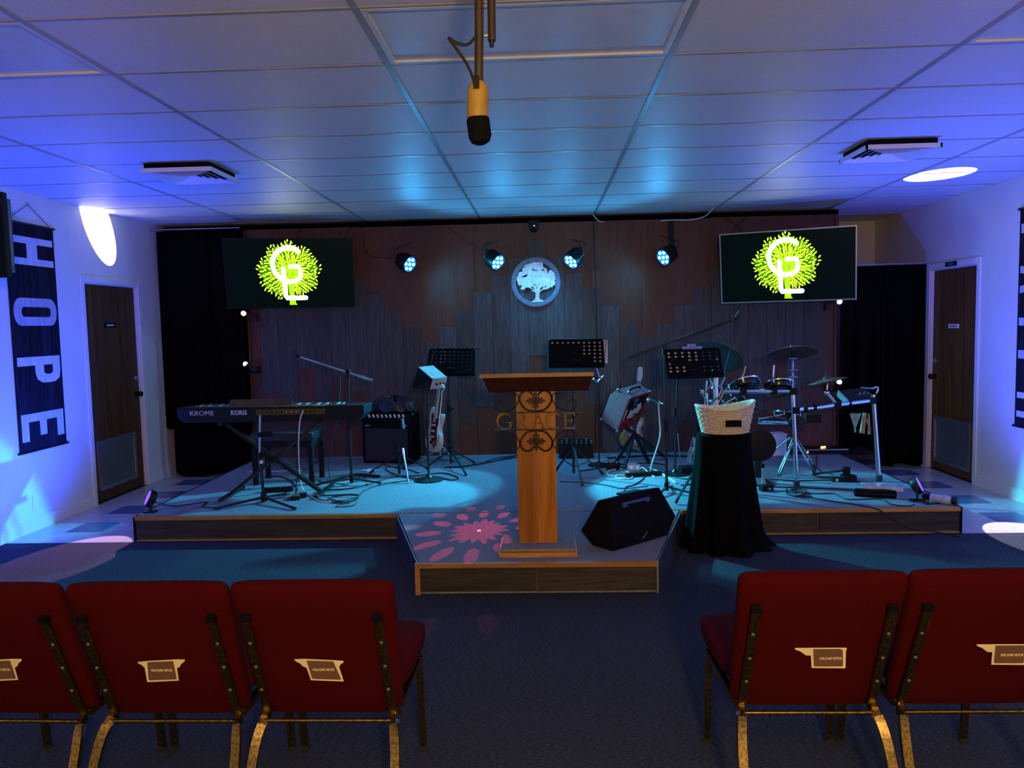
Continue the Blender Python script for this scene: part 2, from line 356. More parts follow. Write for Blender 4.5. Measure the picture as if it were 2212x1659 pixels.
def door(n, x, sgn, y0, y1, knob_far, signs):
    """sgn = +1 when the room lies on the +x side of the wall"""
    d = struct(MB().bb((x - sgn * 0.05 - 0.02, y0 + 0.012, 0.01), (x - sgn * 0.05 + 0.02, y1 - 0.012, 2.03)).build('door_%d' % n, M_DOOR))
    fx = x - sgn * 0.03
    gy0, gy1, gz0, gz1 = ((7.02, 7.70, 0.11, 0.578) if n == 1 else (7.475, 8.15, 0.088, 0.555))
    fr = MB(); t = 0.035
    for a, b in (((gy0, gz0), (gy1, gz0 + t)), ((gy0, gz1 - t), (gy1, gz1)), ((gy0, gz0 + t), (gy0 + t, gz1 - t)), ((gy1 - t, gz0 + t), (gy1, gz1 - t))):
        fr.bb((min(fx, fx + sgn * 0.016), a[0], a[1]), (max(fx, fx + sgn * 0.016), b[0], b[1]))
    lv = fr.build('louver_frame', M_STEEL, d)
    MB().bb((min(fx, fx + sgn * 0.002), gy0 + t, gz0 + t), (max(fx, fx + sgn * 0.002), gy1 - t, gz1 - t)).build('louver_back', M_BLKM, lv)
    sl = boxmesh('louver_slat', (0.004, gy1 - gy0 - 2 * t, 0.020)); sl.transform(Matrix.Rotation(R(-sgn * 38), 4, 'Y')); sl.materials.append(M_STEEL)
    k = 20
    for i in range(k): piece('louver_slat', sl, M_STEEL, lv, (fx + sgn * 0.008, (gy0 + gy1) / 2, gz0 + t + (i + 0.5) * (gz1 - gz0 - 2 * t) / k))
    ky = (y1 - 0.07) if knob_far else (y0 + 0.07)
    MB().lathe((fx, ky, 0.955), (sgn, 0, 0), [(0.034, 0), (0.034, 0.008), (0.014, 0.012), (0.014, 0.03), (0.027, 0.036), (0.030, 0.05), (0.022, 0.062), (0.002, 0.064)], 14).build('door_knob', M_BLK, d, True)
    MB().lathe((fx, ky, 1.116), (sgn, 0, 0), [(0.028, 0), (0.028, 0.012), (0.018, 0.018), (0.002, 0.019)], 14).build('deadbolt', M_STEEL, d, True)
    hy = y0 + 0.006 if knob_far else y1 - 0.006
    for z in (0.28, 1.05, 1.75): MB().cyl((fx + sgn * 0.004, hy, z - 0.045), (fx + sgn * 0.004, hy, z + 0.045), 0.006, n=8).build('hinge', M_STEEL, d)
    for yy0, yy1, z0, z1, pm, tm in signs:
        pl = MB().bb((min(fx, fx + sgn * 0.006), yy0, z0), (max(fx, fx + sgn * 0.006), yy1, z1)).build('name_plate', pm, d)
        tb = MB()
        for q in range(7): tb.bb((min(fx + sgn * 0.006, fx + sgn * 0.0068), yy0 + (yy1 - yy0) * (0.2 + 0.09 * q), z0 + (z1 - z0) * 0.36), (max(fx + sgn * 0.006, fx + sgn * 0.0068), yy0 + (yy1 - yy0) * (0.265 + 0.09 * q), z0 + (z1 - z0) * 0.64))
        tb.build('plate_text', tm, pl)
    t = MB(); cw = 0.058; xx = sorted((x, x + sgn * 0.014))
    t.bb((xx[0], y0 - cw, 0), (xx[1], y0, 2.045 + cw)); t.bb((xx[0], y1, 0), (xx[1], y1 + cw, 2.045 + cw)); t.bb((xx[0], y0, 2.045), (xx[1], y1, 2.045 + cw))
    xj = sorted((x - sgn * 0.11, x))
    t.bb((xj[0], y0, 0), (xj[1], y0 + 0.012, 2.045)); t.bb((xj[0], y1 - 0.012, 0), (xj[1], y1, 2.045)); t.bb((xj[0], y0, 2.033), (xj[1], y1, 2.045))
    return d, struct(t.build('trim_%d' % n, M_TRIMW, None, False, 0.004))
door(1, XL, 1, 6.92, 7.85, True, [(7.268, 7.466, 1.632, 1.681, M_BLKP, M_WHITE)])
d2, t2 = door(2, XR, -1, 7.36, 8.23, True, [(7.72, 7.912, 1.452, 1.492, M_WHITE, M_BLKP)])
pl = MB().bb((XR - 0.020, 7.702, 2.054), (XR - 0.014, 7.911, 2.098)).build('name_plate', M_BLKP, t2)
tb = MB()
for q in range(5): tb.bb((XR - 0.0207, 7.755 + q * 0.02, 2.067), (XR - 0.020, 7.768 + q * 0.02, 2.085))
tb.build('plate_text', mat('dim_blue_print', (0.10, 0.2, 0.4), 0.5), pl)
# wall outlet plate on the left wall
ol = thing('wall_outlet', 'blank outlet plate low on the blue-lit left wall', 'outlet', (XL, 6.064, 0.228))
MB().bb((XL, 6.03, 0.17), (XL + 0.006, 6.10, 0.29)).build('plate', M_TRIMW, ol, False, 0.003)
for dz in (-0.03, 0.03): MB().bb((XL + 0.006, 6.049, 0.228 + dz - 0.014), (XL + 0.009, 6.081, 0.228 + dz + 0.014)).build('socket', M_WHITE, ol)

# ceiling: slab, hung tiles, metal grid
ceil = struct(MB().bb((XL - 0.12, YF, ZC + 0.02), (XR + 0.12, YB, ZC + 0.10)).build('ceiling', M_TILE))
MB().bb((XL, YF, ZC + 0.006), (XR, 2.2, ZC + 0.016)).build('tile_field', M_TILE, ceil)
gx = [-0.648 + 1.2192 * k for k in range(-2, 4)]; gy = [2.8541 + 0.6096 * j for j in range(-1, 12)]
xs = [XL] + gx + [XR]
VENTS = {(1, 4): (-2.445, 5.48), (6, 4): None}
lights_at = {(3, 0), (1, 0), (5, 0)}
cache = {}
for i in range(len(xs) - 1):
    for j in range(len(gy) - 1):
        if (i, j - 1) in lights_at: continue
        sx = xs[i + 1] - xs[i] - 0.006; key = round(sx, 3)
        if sx < 0.05: continue
        if key not in cache:
            cache[key] = boxmesh('ceiling_tile', (sx, 0.6036, 0.012)); cache[key].materials.append(M_TILE)
        piece('ceiling_tile', cache[key], M_TILE, ceil, ((xs[i] + xs[i + 1]) / 2, gy[j] + 0.3048, ZC + 0.010))
for x in gx: MB().bb((x - 0.012, 2.0, ZC), (x + 0.012, YB, ZC + 0.006)).build('main_runner', M_GRID, ceil)
cross = boxmesh('cross_tee', (1.195, 0.016, 0.005)); cross.materials.append(M_GRID)
for i in range(len(xs) - 1):
    for y in gy:
        if i in (0, len(xs) - 2):
            MB().bb((xs[i] + (0.012 if i else 0), y - 0.008, ZC + 0.001), (xs[i + 1] - (0.012 if i == 0 else 0), y + 0.008, ZC + 0.006)).build('cross_tee', M_GRID, ceil)
        else: piece('cross_tee', cross, M_GRID, ceil, ((xs[i] + xs[i + 1]) / 2, y, ZC + 0.0035))
for k, (i, j) in enumerate(sorted(lights_at)):
    lab = ['unlit fluorescent troffer at the left edge of the ceiling', 'unlit fluorescent troffer in the ceiling above the hanging microphone', 'unlit fluorescent troffer at the right edge of the ceiling'][k]
    a, b, c, d = xs[i] + 0.014, xs[i + 1] - 0.014, gy[j + 1] + 0.010, gy[j + 2] - 0.010
    t = tag(thing('fluorescent_troffer', lab, 'ceiling light', ((a + b) / 2, (c + d) / 2, ZC), 'unlit ceiling troffers'), lab, 'ceiling light', 'unlit ceiling troffers')
    f = MB(); w_ = 0.022
    f.bb((a, c, ZC), (b, c + w_, ZC + 0.014)); f.bb((a, d - w_, ZC), (b, d, ZC + 0.014)); f.bb((a, c + w_, ZC), (a + w_, d - w_, ZC + 0.014)); f.bb((b - w_, c + w_, ZC), (b, d - w_, ZC + 0.014))
    f.build('door_frame', M_TRIMW, t); MB().bb((a + w_, c + w_, ZC + 0.008), (b - w_, d - w_, ZC + 0.012)).build('lens', M_LENS, t)
def diffuser(x0, x1, y0, y1, label):
    t = thing('air_diffuser', label, 'air vent', ((x0 + x1) / 2, (y0 + y1) / 2, ZC), 'square ceiling air diffusers')
    cx, cy = (x0 + x1) / 2, (y0 + y1) / 2; hx, hy = (x1 - x0) / 2, (y1 - y0) / 2; zb = 2.655
    rim = MB()
    for sx_, sy_, dx, dy in ((0, -1, hx, 0.006), (0, 1, hx, 0.006), (-1, 0, 0.006, hy), (1, 0, 0.006, hy)):
        rim.box((cx + sx_ * (hx - 0.006), cy + sy_ * (hy - 0.006), zb + 0.014), (2 * dx, 2 * dy, 0.028))
    rim.build('rim', M_TRIMW, t)
    MB().bb((x0 + 0.02, y0 + 0.02, zb + 0.028), (x1 - 0.02, y1 - 0.02, ZC)).build('shadow_neck_box', M_BLKM, t)  # painted black as the shadow gap above the rim and behind the vanes
    for k in range(5):
        s = 0.95 - 0.17 * k; g = s - 0.15; v = []
        for q, z in ((s, zb + 0.002), (g, zb + 0.024)): v += [(cx - q * hx, cy - q * hy, z), (cx + q * hx, cy - q * hy, z), (cx + q * hx, cy + q * hy, z), (cx - q * hx, cy + q * hy, z)]
        b = MB(); b.add(v, [(i, (i + 1) % 4, 4 + (i + 1) % 4, 4 + i) for i in range(4)]); o = b.build('vane_ring', M_TRIMW, t)
        sm = o.modifiers.new('thick', 'SOLIDIFY'); sm.thickness = 0.002
    return t
diffuser(-2.69, -2.20, 5.24, 5.72, 'square louvred air diffuser in the ceiling on the left')
diffuser(2.10, 2.58, 5.19, 5.65, 'square louvred air diffuser in the ceiling on the right')

# ------------------------------------------------------------ wood feature wall behind the stage
wb = struct(MB().bb((-3.13, 8.30, SH), (3.04, 8.36, 2.60)).build('wall_stage', M_BLKM))
wx = [-3.146, -1.94, -0.715, 0.545, 1.775, 3.055]; 
for a, b in zip(wx[:-1], wx[1:]): MB().bb((a + 0.002, 8.284, SH), (b - 0.002, 8.300, 2.645 if a > 1.7 or a < -3 else 2.64)).build('plywood_panel', M_PLY, wb)
for x in wx[1:-1]: MB().bb((x - 0.010, 8.280, 1.95), (x + 0.010, 8.284, 2.64)).build('seam_strip', M_PLY, wb)
for sx_ in (wx[0], wx[-1]): MB().bb((sx_ - 0.012, 8.262, SH), (sx_ + 0.012, 8.284, 2.645)).build('edge_batten', M_PLY, wb)
PL = [(2.33, 0.922), (2.325, 0.636), (2.32, 1.16), (2.316, 0.63), (2.311, 1.078), (2.121, 0.899), (1.935, 0.192), (1.76, 0.192), (1.573, 0.192), (1.411, 0.192), (1.565, 0.192), (1.742, 0.529), (1.924, 0.711), (2.105, 0.862), (2.279, 0.858), (2.463, 1.245), (2.284, 0.851), (2.106, 0.848), (1.936, 0.715), (1.752, 0.192), (1.568, 0.192), (1.408, 0.192), (1.56, 0.192), (1.74, 0.525), (1.929, 0.192), (2.112, 0.657), (2.208, 1.061), (2.203, 0.591), (2.198, 1.141), (2.194, 0.585), (2.189, 0.895)]
for k, (zt, zb) in enumerate(PL):
    x = -3.0225 + k * 0.19183; yy = 8.274 + random.uniform(-0.0015, 0.0015)
    MB().bb((x + 0.0012, yy, zb), (x + 0.1906, 8.284, zt)).build('grey_plank', M_PLANK, wb, False, 0.0012)

# ------------------------------------------------------------ stage
st = thing('stage_platform', 'low wide stage covered in grey-blue carpet with dark plank riser', 'stage', (-0.05, 7.2, 0))
SX0, SX1, SY = -3.108, 3.006, 5.70
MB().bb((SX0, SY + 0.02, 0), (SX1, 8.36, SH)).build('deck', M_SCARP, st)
# risers: a trim strip, plank boards and a thin light bead at the floor
def riser(parent, a, b, n, trim_m=M_OAK, bead=True):
    a = V(a); b = V(b); d = (b - a); L = d.length; u = d.normalized(); nrm = V((u.y, -u.x, 0))
    MB().bar(a + V((0, 0, SH - 0.0137)) + nrm * 0.008, b + V((0, 0, SH - 0.0137)) + nrm * 0.008, 0.024, 0.027).build('edge_trim', trim_m, parent)
    for k in range(n):
        p = a + u * (L * k / n + 0.002); q = a + u * (L * (k + 1) / n - 0.002)
        MB().bar(p + V((0, 0, 0.089)), q + V((0, 0, 0.089)), 0.012, 0.145).build('riser_board', M_RISER, parent, False, 0.001)
    if bead: MB().bar(a + V((0, 0, 0.005)) + nrm * 0.006, b + V((0, 0, 0.005)) + nrm * 0.006, 0.012, 0.008).build('floor_bead', M_OAK, parent)
riser(st, (SX0, SY, 0), (-1.115, SY, 0), 1)
riser(st, (0.995, SY, 0), (SX1, SY, 0), 2)
MB().bb((SX0 - 0.02, SY - 0.006, 0), (SX0, 8.3, SH)).build('side_skirt', M_BLKM, st)
MB().bb((SX1, SY - 0.006, 0), (SX1 + 0.02, 8.3, SH)).build('side_skirt', M_BLKM, st)
th = thing('stage_extension', 'tapered carpeted stage extension carrying the wooden pulpit', 'stage', (-0.06, 5.1, 0))
pf = [(-0.756, 4.49, 0), (0.639, 4.49, 0), (0.98, 5.69, 0), (-1.10, 5.69, 0)]
MB().prism([V(p) for p in pf], (0, 0, SH)).build('deck', M_SCARP, th)
riser(th, (-0.756, 4.479, 0), (0.639, 4.479, 0), 2, M_OAK, False)
for a, b in ((pf[0], pf[3]), (pf[1], pf[2])):
    a = V(a); b = V(b); o = V((-0.008 if a.x < 0 else 0.008, -0.003, 0))
    MB().bar(a + o + V((0, 0, 0.092)), b + o + V((0, 0, 0.092)) - V((0, 0.02, 0)), 0.012, 0.184).build('carpeted_side', M_CARPET, th)
    MB().tube([a + o + V((0, 0, SH - 0.004)), b + o + V((0, 0, SH - 0.004)) - V((0, 0.03, 0))], 0.004).build('side_edging', M_STEEL, th)
MB().bar((-0.762, 4.475, 0.0), (-0.762, 4.475, SH), 0.03, 0.02).build('corner_trim', M_OAK, th)
MB().bar((0.645, 4.475, 0.0), (0.645, 4.475, SH), 0.012, 0.012).build('corner_trim', M_STEEL, th)

# ------------------------------------------------------------ black side curtains
def curtain(name, label, x0, x1, y, z0, z1, folds, amp=0.035, wave=0.02, rod=None, shear=0.0):
    t = thing(name, label, 'curtain', ((x0 + x1) / 2, y, z0), 'black stage curtains')
    def fn(u, v):
        z = z1 + (z0 + wave * math.sin(u * 9 + x0) - z1) * v
        return (x0 + (x1 - x0) * u + shear * v, y + amp * (0.35 + 0.65 * v) * math.sin(u * folds * 6.283 + 1.3 * math.sin(u * 11 + x0 * 3)), z)
    o = MB().grid(fn, 90, 14).build('drape', M_CLOTH, t, True)
    s = o.modifiers.new('thick', 'SOLIDIFY'); s.thickness = 0.006
    if rod:
        MB().cyl((rod[0], y, z1 + 0.012), (rod[1], y, z1 + 0.012), 0.008, n=8).build('rod', M_STEEL, t)
    return t
curtain('stage_curtain', 'tall black stage curtain reaching the floor beside the left door', -3.985, -3.165, 8.18, 0.03, 2.645, 5, 0.028, 0.02, (-4.12, -3.16))
curtain('stage_curtain', 'narrow short black curtain ending above the floor in the left corner', -4.085, -3.96, 8.23, 0.53, 2.64, 1, 0.015, 0.01)
curtain('stage_curtain', 'black curtain panel hanging next to the right door', 3.50, 3.925, 8.17, 0.04, 2.10, 3, 0.025, 0.015, (3.08, 3.95))
curtain('stage_curtain', 'black curtain panel between the right screen and the right door', 3.08, 3.52, 8.20, 0.20, 2.10, 3, 0.025, 0.03)

tag(MB().bb((-4.10, 8.42, 0.02), (3.13, 8.44, 2.71)).build('dark_gap_sheet', M_CLOTH), 'added black sheet behind the wood wall keeping its gaps dark', 'curtain')  # added sheet, its black stands in for the darkness in the gaps
# ------------------------------------------------------------ wall screens with the tree logo
M_SCR = mat('screen_glass', (0.001, 0.002, 0.002), 0.35, emit=(0.0, 0.03, 0.03), es=0.10, spec=0.08)
M_GRN = mat('screen_green', (0.1, 0.3, 0.0), 0.3, emit=(0.36, 1.0, 0.004), es=1.5)
M_GRD = mat('screen_dark_green', (0.01, 0.05, 0.0), 0.3, emit=(0.06, 0.34, 0.004), es=0.7)
M_LEAF = mat('screen_leaf', (0.1, 0.3, 0.0), 0.3, emit=(0.55, 1.0, 0.03), es=2.0)
M_SWH = mat('screen_white', (1, 1, 1), 0.3, emit=(1, 1, 1), es=7.0)
def stroke(pts, hw, n=8):
    """outline polygon of a round-ended stroke"""
    P = [V((p[0], p[1], 0)) for p in pts]; Lf = []; Rt = []
    for i, p in enumerate(P):
        d = (P[min(i + 1, len(P) - 1)] - P[max(i - 1, 0)]).normalized(); q = V((-d.y, d.x, 0)); h = hw[i] if isinstance(hw, list) else hw
        Lf.append(p + q * h); Rt.append(p - q * h)
    d = (P[-1] - P[-2]).normalized(); a = math.atan2(d.y, d.x); h = hw[-1] if isinstance(hw, list) else hw
    e = [P[-1] + V((math.cos(a + math.pi / 2 - math.pi * k / n), math.sin(a + math.pi / 2 - math.pi * k / n), 0)) * h for k in range(1, n)]
    d = (P[0] - P[1]).normalized(); a = math.atan2(d.y, d.x); h = hw[0] if isinstance(hw, list) else hw
    s = [P[0] + V((math.cos(a + math.pi / 2 - math.pi * k / n), math.sin(a + math.pi / 2 - math.pi * k / n), 0)) * h for k in range(1, n)]
    return [(p.x, p.y) for p in Lf + e + Rt[::-1] + s]
def strip(mb, pts, hw, f):
    P = [V((p[0], p[1], 0)) for p in pts]; vs = []
    for i, p in enumerate(P):
        d = (P[min(i + 1, len(P) - 1)] - P[max(i - 1, 0)]).normalized(); q = V((-d.y, d.x, 0)); h = hw[i] if isinstance(hw, list) else hw
        vs += [f(p + q * h), f(p - q * h)]
    mb.add(vs, [(2 * i, 2 * i + 1, 2 * i + 3, 2 * i + 2) for i in range(len(P) - 1)])
def screen(label, TL, TR, BL, frame_m):
    TL = V(TL); TR = V(TR); BL = V(BL); W = (TR - TL).length; ux = (TR - TL).normalized(); uy = (TL - BL); uy = (uy - ux * uy.dot(ux)); H = uy.length; uy.normalize()
    n = ux.cross(uy); cen = TL + ux * W / 2 - uy * H / 2
    t = thing('wall_screen', label, 'television', cen, 'screens beside the stage wall')
    rot = Matrix((ux, uy, n)).transposed()
    MB().box(cen - n * 0.022, (W, H, 0.030), rot).build('housing', M_BLKP, t, False, 0.004)
    fb = MB(); e = 0.012
    for sx_, sy_, w_, h_ in ((0, 1, W, e), (0, -1, W, e), (-1, 0, e, H - 2 * e), (1, 0, e, H - 2 * e)):
        fb.box(cen + ux * sx_ * (W - e) / 2 + uy * sy_ * (H - e) / 2 - n * 0.003, (w_, h_, 0.012), rot)
    fb.build('bezel', frame_m, t)
    MB().box(cen - n * 0.006, (W - 2 * e, H - 2 * e, 0.004), rot).build('display', M_SCR, t)
    MB().box(cen - n * 0.09, (0.3, 0.25, 0.10), rot).build('wall_mount', M_BLK, t)
    k = W / 283 / 9.757; ky = H / 148 / 9.757
    f = lambda p, z=0.0: cen + ux * (p[0] * k) + uy * (p[1] * ky) + n * z
    # tree
    RT = [(0, 630), (30, 600), (45, 580), (70, 560), (90, 590), (120, 600), (150, 620), (180, 690), (210, 640), (235, 610), (250, 560), (262, 480), (278, 430), (290, 480), (315, 590), (340, 600), (360, 630)]
    def rad(a):
        a %= 360
        for (a0, r0), (a1, r1) in zip(RT, RT[1:]):
            if a0 <= a <= a1: return (r0 + (r1 - r0) * (a - a0) / (a1 - a0)) * (1 + 0.05 * math.sin(R(a) * 9))
    rnd = random.Random(3); ox, oy = 5, 40
    MB().add([f((ox + rad(a) * 0.93 * math.cos(R(a)), oy + rad(a) * 0.93 * math.sin(R(a))), 0.0002) for a in range(0, 360, 5)], [tuple(range(72))]).build('logo_crown_ground', M_GRD, t)
    br = MB(); lf = MB()
    for q in range(40):
        a = -82 + q * 344 / 63 + (8 if q else 8); a = -78 + q * 336 / 39
        bend = rnd.uniform(-22, 22); pts = []
        for s in range(7):
            r = 60 + (rad(a) * 0.9 - 60) * s / 6; an = R(a + bend * (s / 6) ** 2); pts.append((ox + r * math.cos(an), oy + r * math.sin(an) - 60 * (1 - s / 6)))
        strip(br, pts, [16 - 12 * s / 6 for s in range(7)], lambda p: f(p, 0.0006))
    for ringi in range(8):
        rr = 0.36 + 0.64 * ringi / 7; cnt = int(11 + 36 * rr)
        for q in range(cnt):
            a = -80 + (q + 0.5 * (ringi % 2)) * 340 / cnt + rnd.uniform(-1.5, 1.5); r = rad(a) * rr * rnd.uniform(0.97, 1.03)
            c = (ox + r * math.cos(R(a)), oy + r * math.sin(R(a))); an = R(a + rnd.uniform(-48, 48)); l, h = 38, 17
            pp = [(c[0] + l * x * math.cos(an) - h * y * math.sin(an), c[1] + l * x * math.sin(an) + h * y * math.cos(an)) for x, y in ((-1, 0), (-0.4, 0.8), (0.3, 0.9), (1.1, 0), (0.3, -0.9), (-0.4, -0.8))]
            lf.add([f(p, 0.0010 + 0.00002 * ringi) for p in pp], [tuple(range(6))])
    br.build('logo_branches', M_GRN, t); lf.build('logo_leaves', M_LEAF, t)
    tp = [(-25, 160), (45, 160), (50, -120), (95, -620), (125, -655), (-42, -655), (-30, -480), (-50, -120)]
    MB().add([f(p, 0.0014) for p in tp], [tuple(range(len(tp)))]).build('logo_trunk', M_GRN, t)
    g = [(205, 450), (120, 505), (-10, 530), (-140, 500), (-260, 420), (-330, 320), (-350, 200), (-340, 90), (-290, -10), (-210, -100), (-100, -155), (20, -170), (120, -150), (220, -90), (232, 0), (215, 140), (20, 140)]
    gs = [(p.x, p.y) for p in spl([(a, b, 0) for a, b in g[:14]], 4)] + g[14:]
    l = [(-135, 100), (-125, -120), (-110, -480), (-100, -510), (315, -510)]
    for nm, ps in (('logo_letter_g', gs), ('logo_letter_l', l)):
        b = MB(); strip(b, ps, 46, lambda p: f(p, 0.0019))
        for c in (ps[0], ps[-1]): b.add([f((c[0] + 46 * math.cos(i * 0.524), c[1] + 46 * math.sin(i * 0.524)), 0.0018) for i in range(12)], [tuple(range(12))])
        b.build(nm, M_SWH, t)
    return t
screen('black-framed screen with green tree logo above the keyboard', (-3.185, 7.75, 2.50), (-1.929, 8.0, 2.50), (-3.235, 7.87, 1.80), M_BLKP)
screen('silver-framed screen with green tree logo above the drum kit', (1.794, 8.0, 2.44), (2.961, 7.5, 2.44), (1.815, 8.12, 1.747), M_STEEL)
# cables behind the screens, pinned up the wood wall
def cable(label, pts, r=0.004, m=None, k=6, group=None, nm='cable'):
    P = [V((p.x, p.y, max(p.z, SH + r + 0.001))) if p.y > 5.69 and p.z < 0.6 and min(q[2] for q in pts) > 0.15 else p for p in spl(pts, k)]; o = MB().tube(P, r, 6).build(nm, m or M_RUB, None, True); return tag(o, label, 'cable', group)

# ------------------------------------------------------------ round tree emblem
em = thing('tree_emblem', 'round metal emblem with white tree inside a blue-grey ring', 'wall emblem', (-0.05, 8.268, 2.025))
ec = V((-0.058, 8.25, 2.021)); ES = 0.258 / 620.0
M_RINGM = mat('brushed_ring', (0.07, 0.11, 0.16), 0.5, 0.2, scale=60, col2=(0.12, 0.18, 0.25))
M_TREEM = mat('hammered_white', (0.40, 0.40, 0.43), 0.35, 0.1, scale=25, col2=(0.60, 0.58, 0.55), bump=0.4, bscale=40)
flat('outer_ring', [ring(620, 48), ring(505, 48)[::-1]], ec, V((ES, 0, 0)), V((0, 0, ES)), 0.012, M_RINGM, em)
crown = [(-490, 60), (-470, 150), (-440, 170), (-440, 230), (-370, 270), (-330, 265), (-350, 330), (-290, 380), (-280, 420), (-230, 440), (-140, 470), (-100, 480), (-60, 505), (-30, 490), (0, 500), (20, 480), (60, 490), (100, 500), (110, 470), (150, 500), (185, 470), (185, 385), (210, 340), (250, 350), (290, 280), (300, 180), (320, 240), (350, 290), (400, 290), (420, 250), (450, 240), (470, 180), (460, 160), (490, 130), (485, 80), (500, 60), (470, 20), (505, -20), (480, -40), (490, -80), (430, -110), (400, -160), (370, -130), (330, -170), (270, -190), (170, -200), (100, -250), (85, -290), (75, -400), (110, -450), (190, -470), (170, -500), (40, -510), (0, -500), (-60, -512), (-130, -495), (-60, -460), (-20, -410), (-12, -290), (-40, -240), (-140, -225), (-60, -200), (-170, -150), (-200, -130), (-260, -140), (-300, -190), (-380, -180), (-400, -160), (-370, -120), (-350, -70), (-420, -90), (-470, -20), (-460, 10)]
holes = [[(-360, 130), (-300, 170), (-230, 190), (-200, 230), (-215, 160), (-240, 130), (-300, 120)], [(-100, 350), (-40, 310), (10, 290), (70, 300), (40, 275), (-30, 280), (-80, 285)], [(130, 300), (190, 315), (230, 290), (210, 270), (150, 285)], [(-110, -110), (-60, -140), (-20, -190), (-70, -170), (-115, -150)], [(-60, -60), (-30, -40), (-15, -130)], [(20, -70), (35, -180), (10, -170)], [(80, -220), (120, -150), (170, -120), (180, -160), (130, -200)], [(100, 20), (115, 25), (95, -10)], [(240, -100), (275, -110), (220, -160), (225, -130)]]
flat('cut_tree', [crown] + [h[::-1] for h in holes], ec + V((0, -0.004, 0)), V((ES, 0, 0)), V((0, 0, ES)), 0.008, M_TREEM, em)
for sx_ in (-0.2, 0.2): MB().cyl(ec + V((sx_, 0.0, -0.1)), ec + V((sx_, 0.028, -0.1)), 0.01, n=8).build('standoff', M_STEEL, em)

# ------------------------------------------------------------ LED par cans
PN = ['leftmost LED par can on the wood wall, next to the keyboard screen', 'LED par can on the wood wall just left of the tree emblem', 'LED par can on the wood wall just right of the tree emblem', 'rightmost LED par can hanging from a black strip beside the drum screen']
M_LEDB = mat('led_blue_rim', (0.0, 0.2, 0.8), 0.3, emit=(0.0, 0.16, 1.0), es=1.6)
for q, (p, aim, col, wt, deg) in enumerate(PARS):
    p = V(p); d = (V(aim) - p).normalized(); x, y, _ = basis(d)
    t = thing('par_can', PN[q], 'stage light', p, 'LED par cans')
    MB().lathe(p - d * 0.10, d, [(0.05, 0), (0.08, 0.008), (0.082, 0.05), (0.090, 0.06), (0.092, 0.15), (0.084, 0.152), (0.082, 0.142), (0.002, 0.140)], 20).build('can_body', M_BLK, t, True)
    MB().lathe(p + d * 0.041, d, [(0.081, 0), (0.081, 0.002), (0.002, 0.003)], 20).build('reflector', M_LEDB, t)
    for k in range(7):
        a = k * math.pi / 3; r = 0.055 if k < 6 else 0
        MB().lathe(p + d * 0.043 + (x * math.cos(a) + y * math.sin(a)) * r, d, [(0.016, 0), (0.015, 0.006), (0.002, 0.010)], 10).build('led_lens', M_LED, t, True)
    s = x * (1 if x.x > 0 else -1)
    MB().tube([p + x * 0.088 - d * 0.02, p + x * 0.09 - d * 0.06, p - d * 0.15 + V((0, 0.0, 0.03)), p - x * 0.09 - d * 0.06, p - x * 0.088 - d * 0.02], 0.007, 6).build('yoke', M_BLK, t)
    b0 = p - d * 0.15 + V((0, 0, 0.03))
    MB().cyl(b0, (b0.x, 8.284, b0.z + 0.01), 0.012, n=8).build('bracket', M_BLK, t)
    sg = 1 if d.x < 0 else -1
    MB().tube(spl([p - d * 0.09, p - d * 0.13 + V((sg * 0.05, 0, 0.08)), V((p.x + sg * 0.04, 8.27, p.z + 0.20))], 6), 0.004, 6).build('power_lead', M_RUB, t)
    MB().tube(spl([p - d * 0.08 + V((0, 0, .03)), p - d * 0.10 + V((sg * 0.02, 0, 0.11)), V((p.x - sg * 0.02, 8.27, p.z + 0.22))], 6), 0.004, 6).build('data_lead', M_RUB, t)
tag(MB().bb((1.33, 8.262, 2.36), (1.385, 8.280, 2.64)).build('cable_strip', M_BLKP), 'black vertical cable strip above the rightmost par can', 'cable cover')
cable('thin black lead looping from screen to leftmost par can', [(-1.86, 8.272, 2.60), (-1.87, 8.27, 2.42), (-1.78, 8.268, 2.33), (-1.62, 8.268, 2.31), (-1.48, 8.20, 2.30)], 0.003)
cable('thin black lead running diagonally to the second par can', [(-0.97, 8.278, 2.62), (-0.80, 8.272, 2.47), (-0.64, 8.268, 2.38), (-0.54, 8.2, 2.31)], 0.003)
cable('long black cable hanging down the wood wall right of centre', [(0.555, 8.266, 2.64), (0.56, 8.262, 2.3), (0.572, 8.262, 1.9), (0.575, 8.26, 1.4), (0.58, 8.25, 0.9), (0.6, 8.22, 0.35), (0.64, 8.15, 0.215)], 0.010)
cable('black lead curling off the hanging cable beside the third par can', [(0.40, 8.2, 2.28), (0.45, 8.23, 2.20), (0.52, 8.240, 2.13), (0.60, 8.240, 2.15), (0.63, 8.25, 2.24)], 0.004)
cable('white wire dangling from the ceiling edge above the wood wall', [(0.545, 8.2, 2.70), (0.60, 8.24, 2.64), (0.66, 8.25, 2.62)], 0.004, M_WHITE)
cable('white wire looping under the ceiling above the fourth par can', [(1.74, 8.0, 2.70), (1.68, 8.15, 2.64), (1.55, 8.24, 2.62), (1.40, 8.25, 2.625), (1.25, 8.25, 2.62)], 0.005, M_WHITE)
for x in (-2.62, -2.10): cable('short black lead rising behind the keyboard screen, %s' % ('left one' if x < -2.4 else 'right one'), [(x, 8.27, 2.49), (x + 0.05, 8.27, 2.58), (x + 0.10, 8.27, 2.65)], 0.005)
cable('black lead crossing above the silver screen, leaning left', [(2.10, 8.268, 2.48), (2.0, 8.268, 2.58), (1.92, 8.268, 2.64)], 0.005)
cable('black lead crossing above the silver screen, leaning right', [(1.98, 8.26, 2.48), (2.07, 8.26, 2.58), (2.13, 8.26, 2.64)], 0.005)

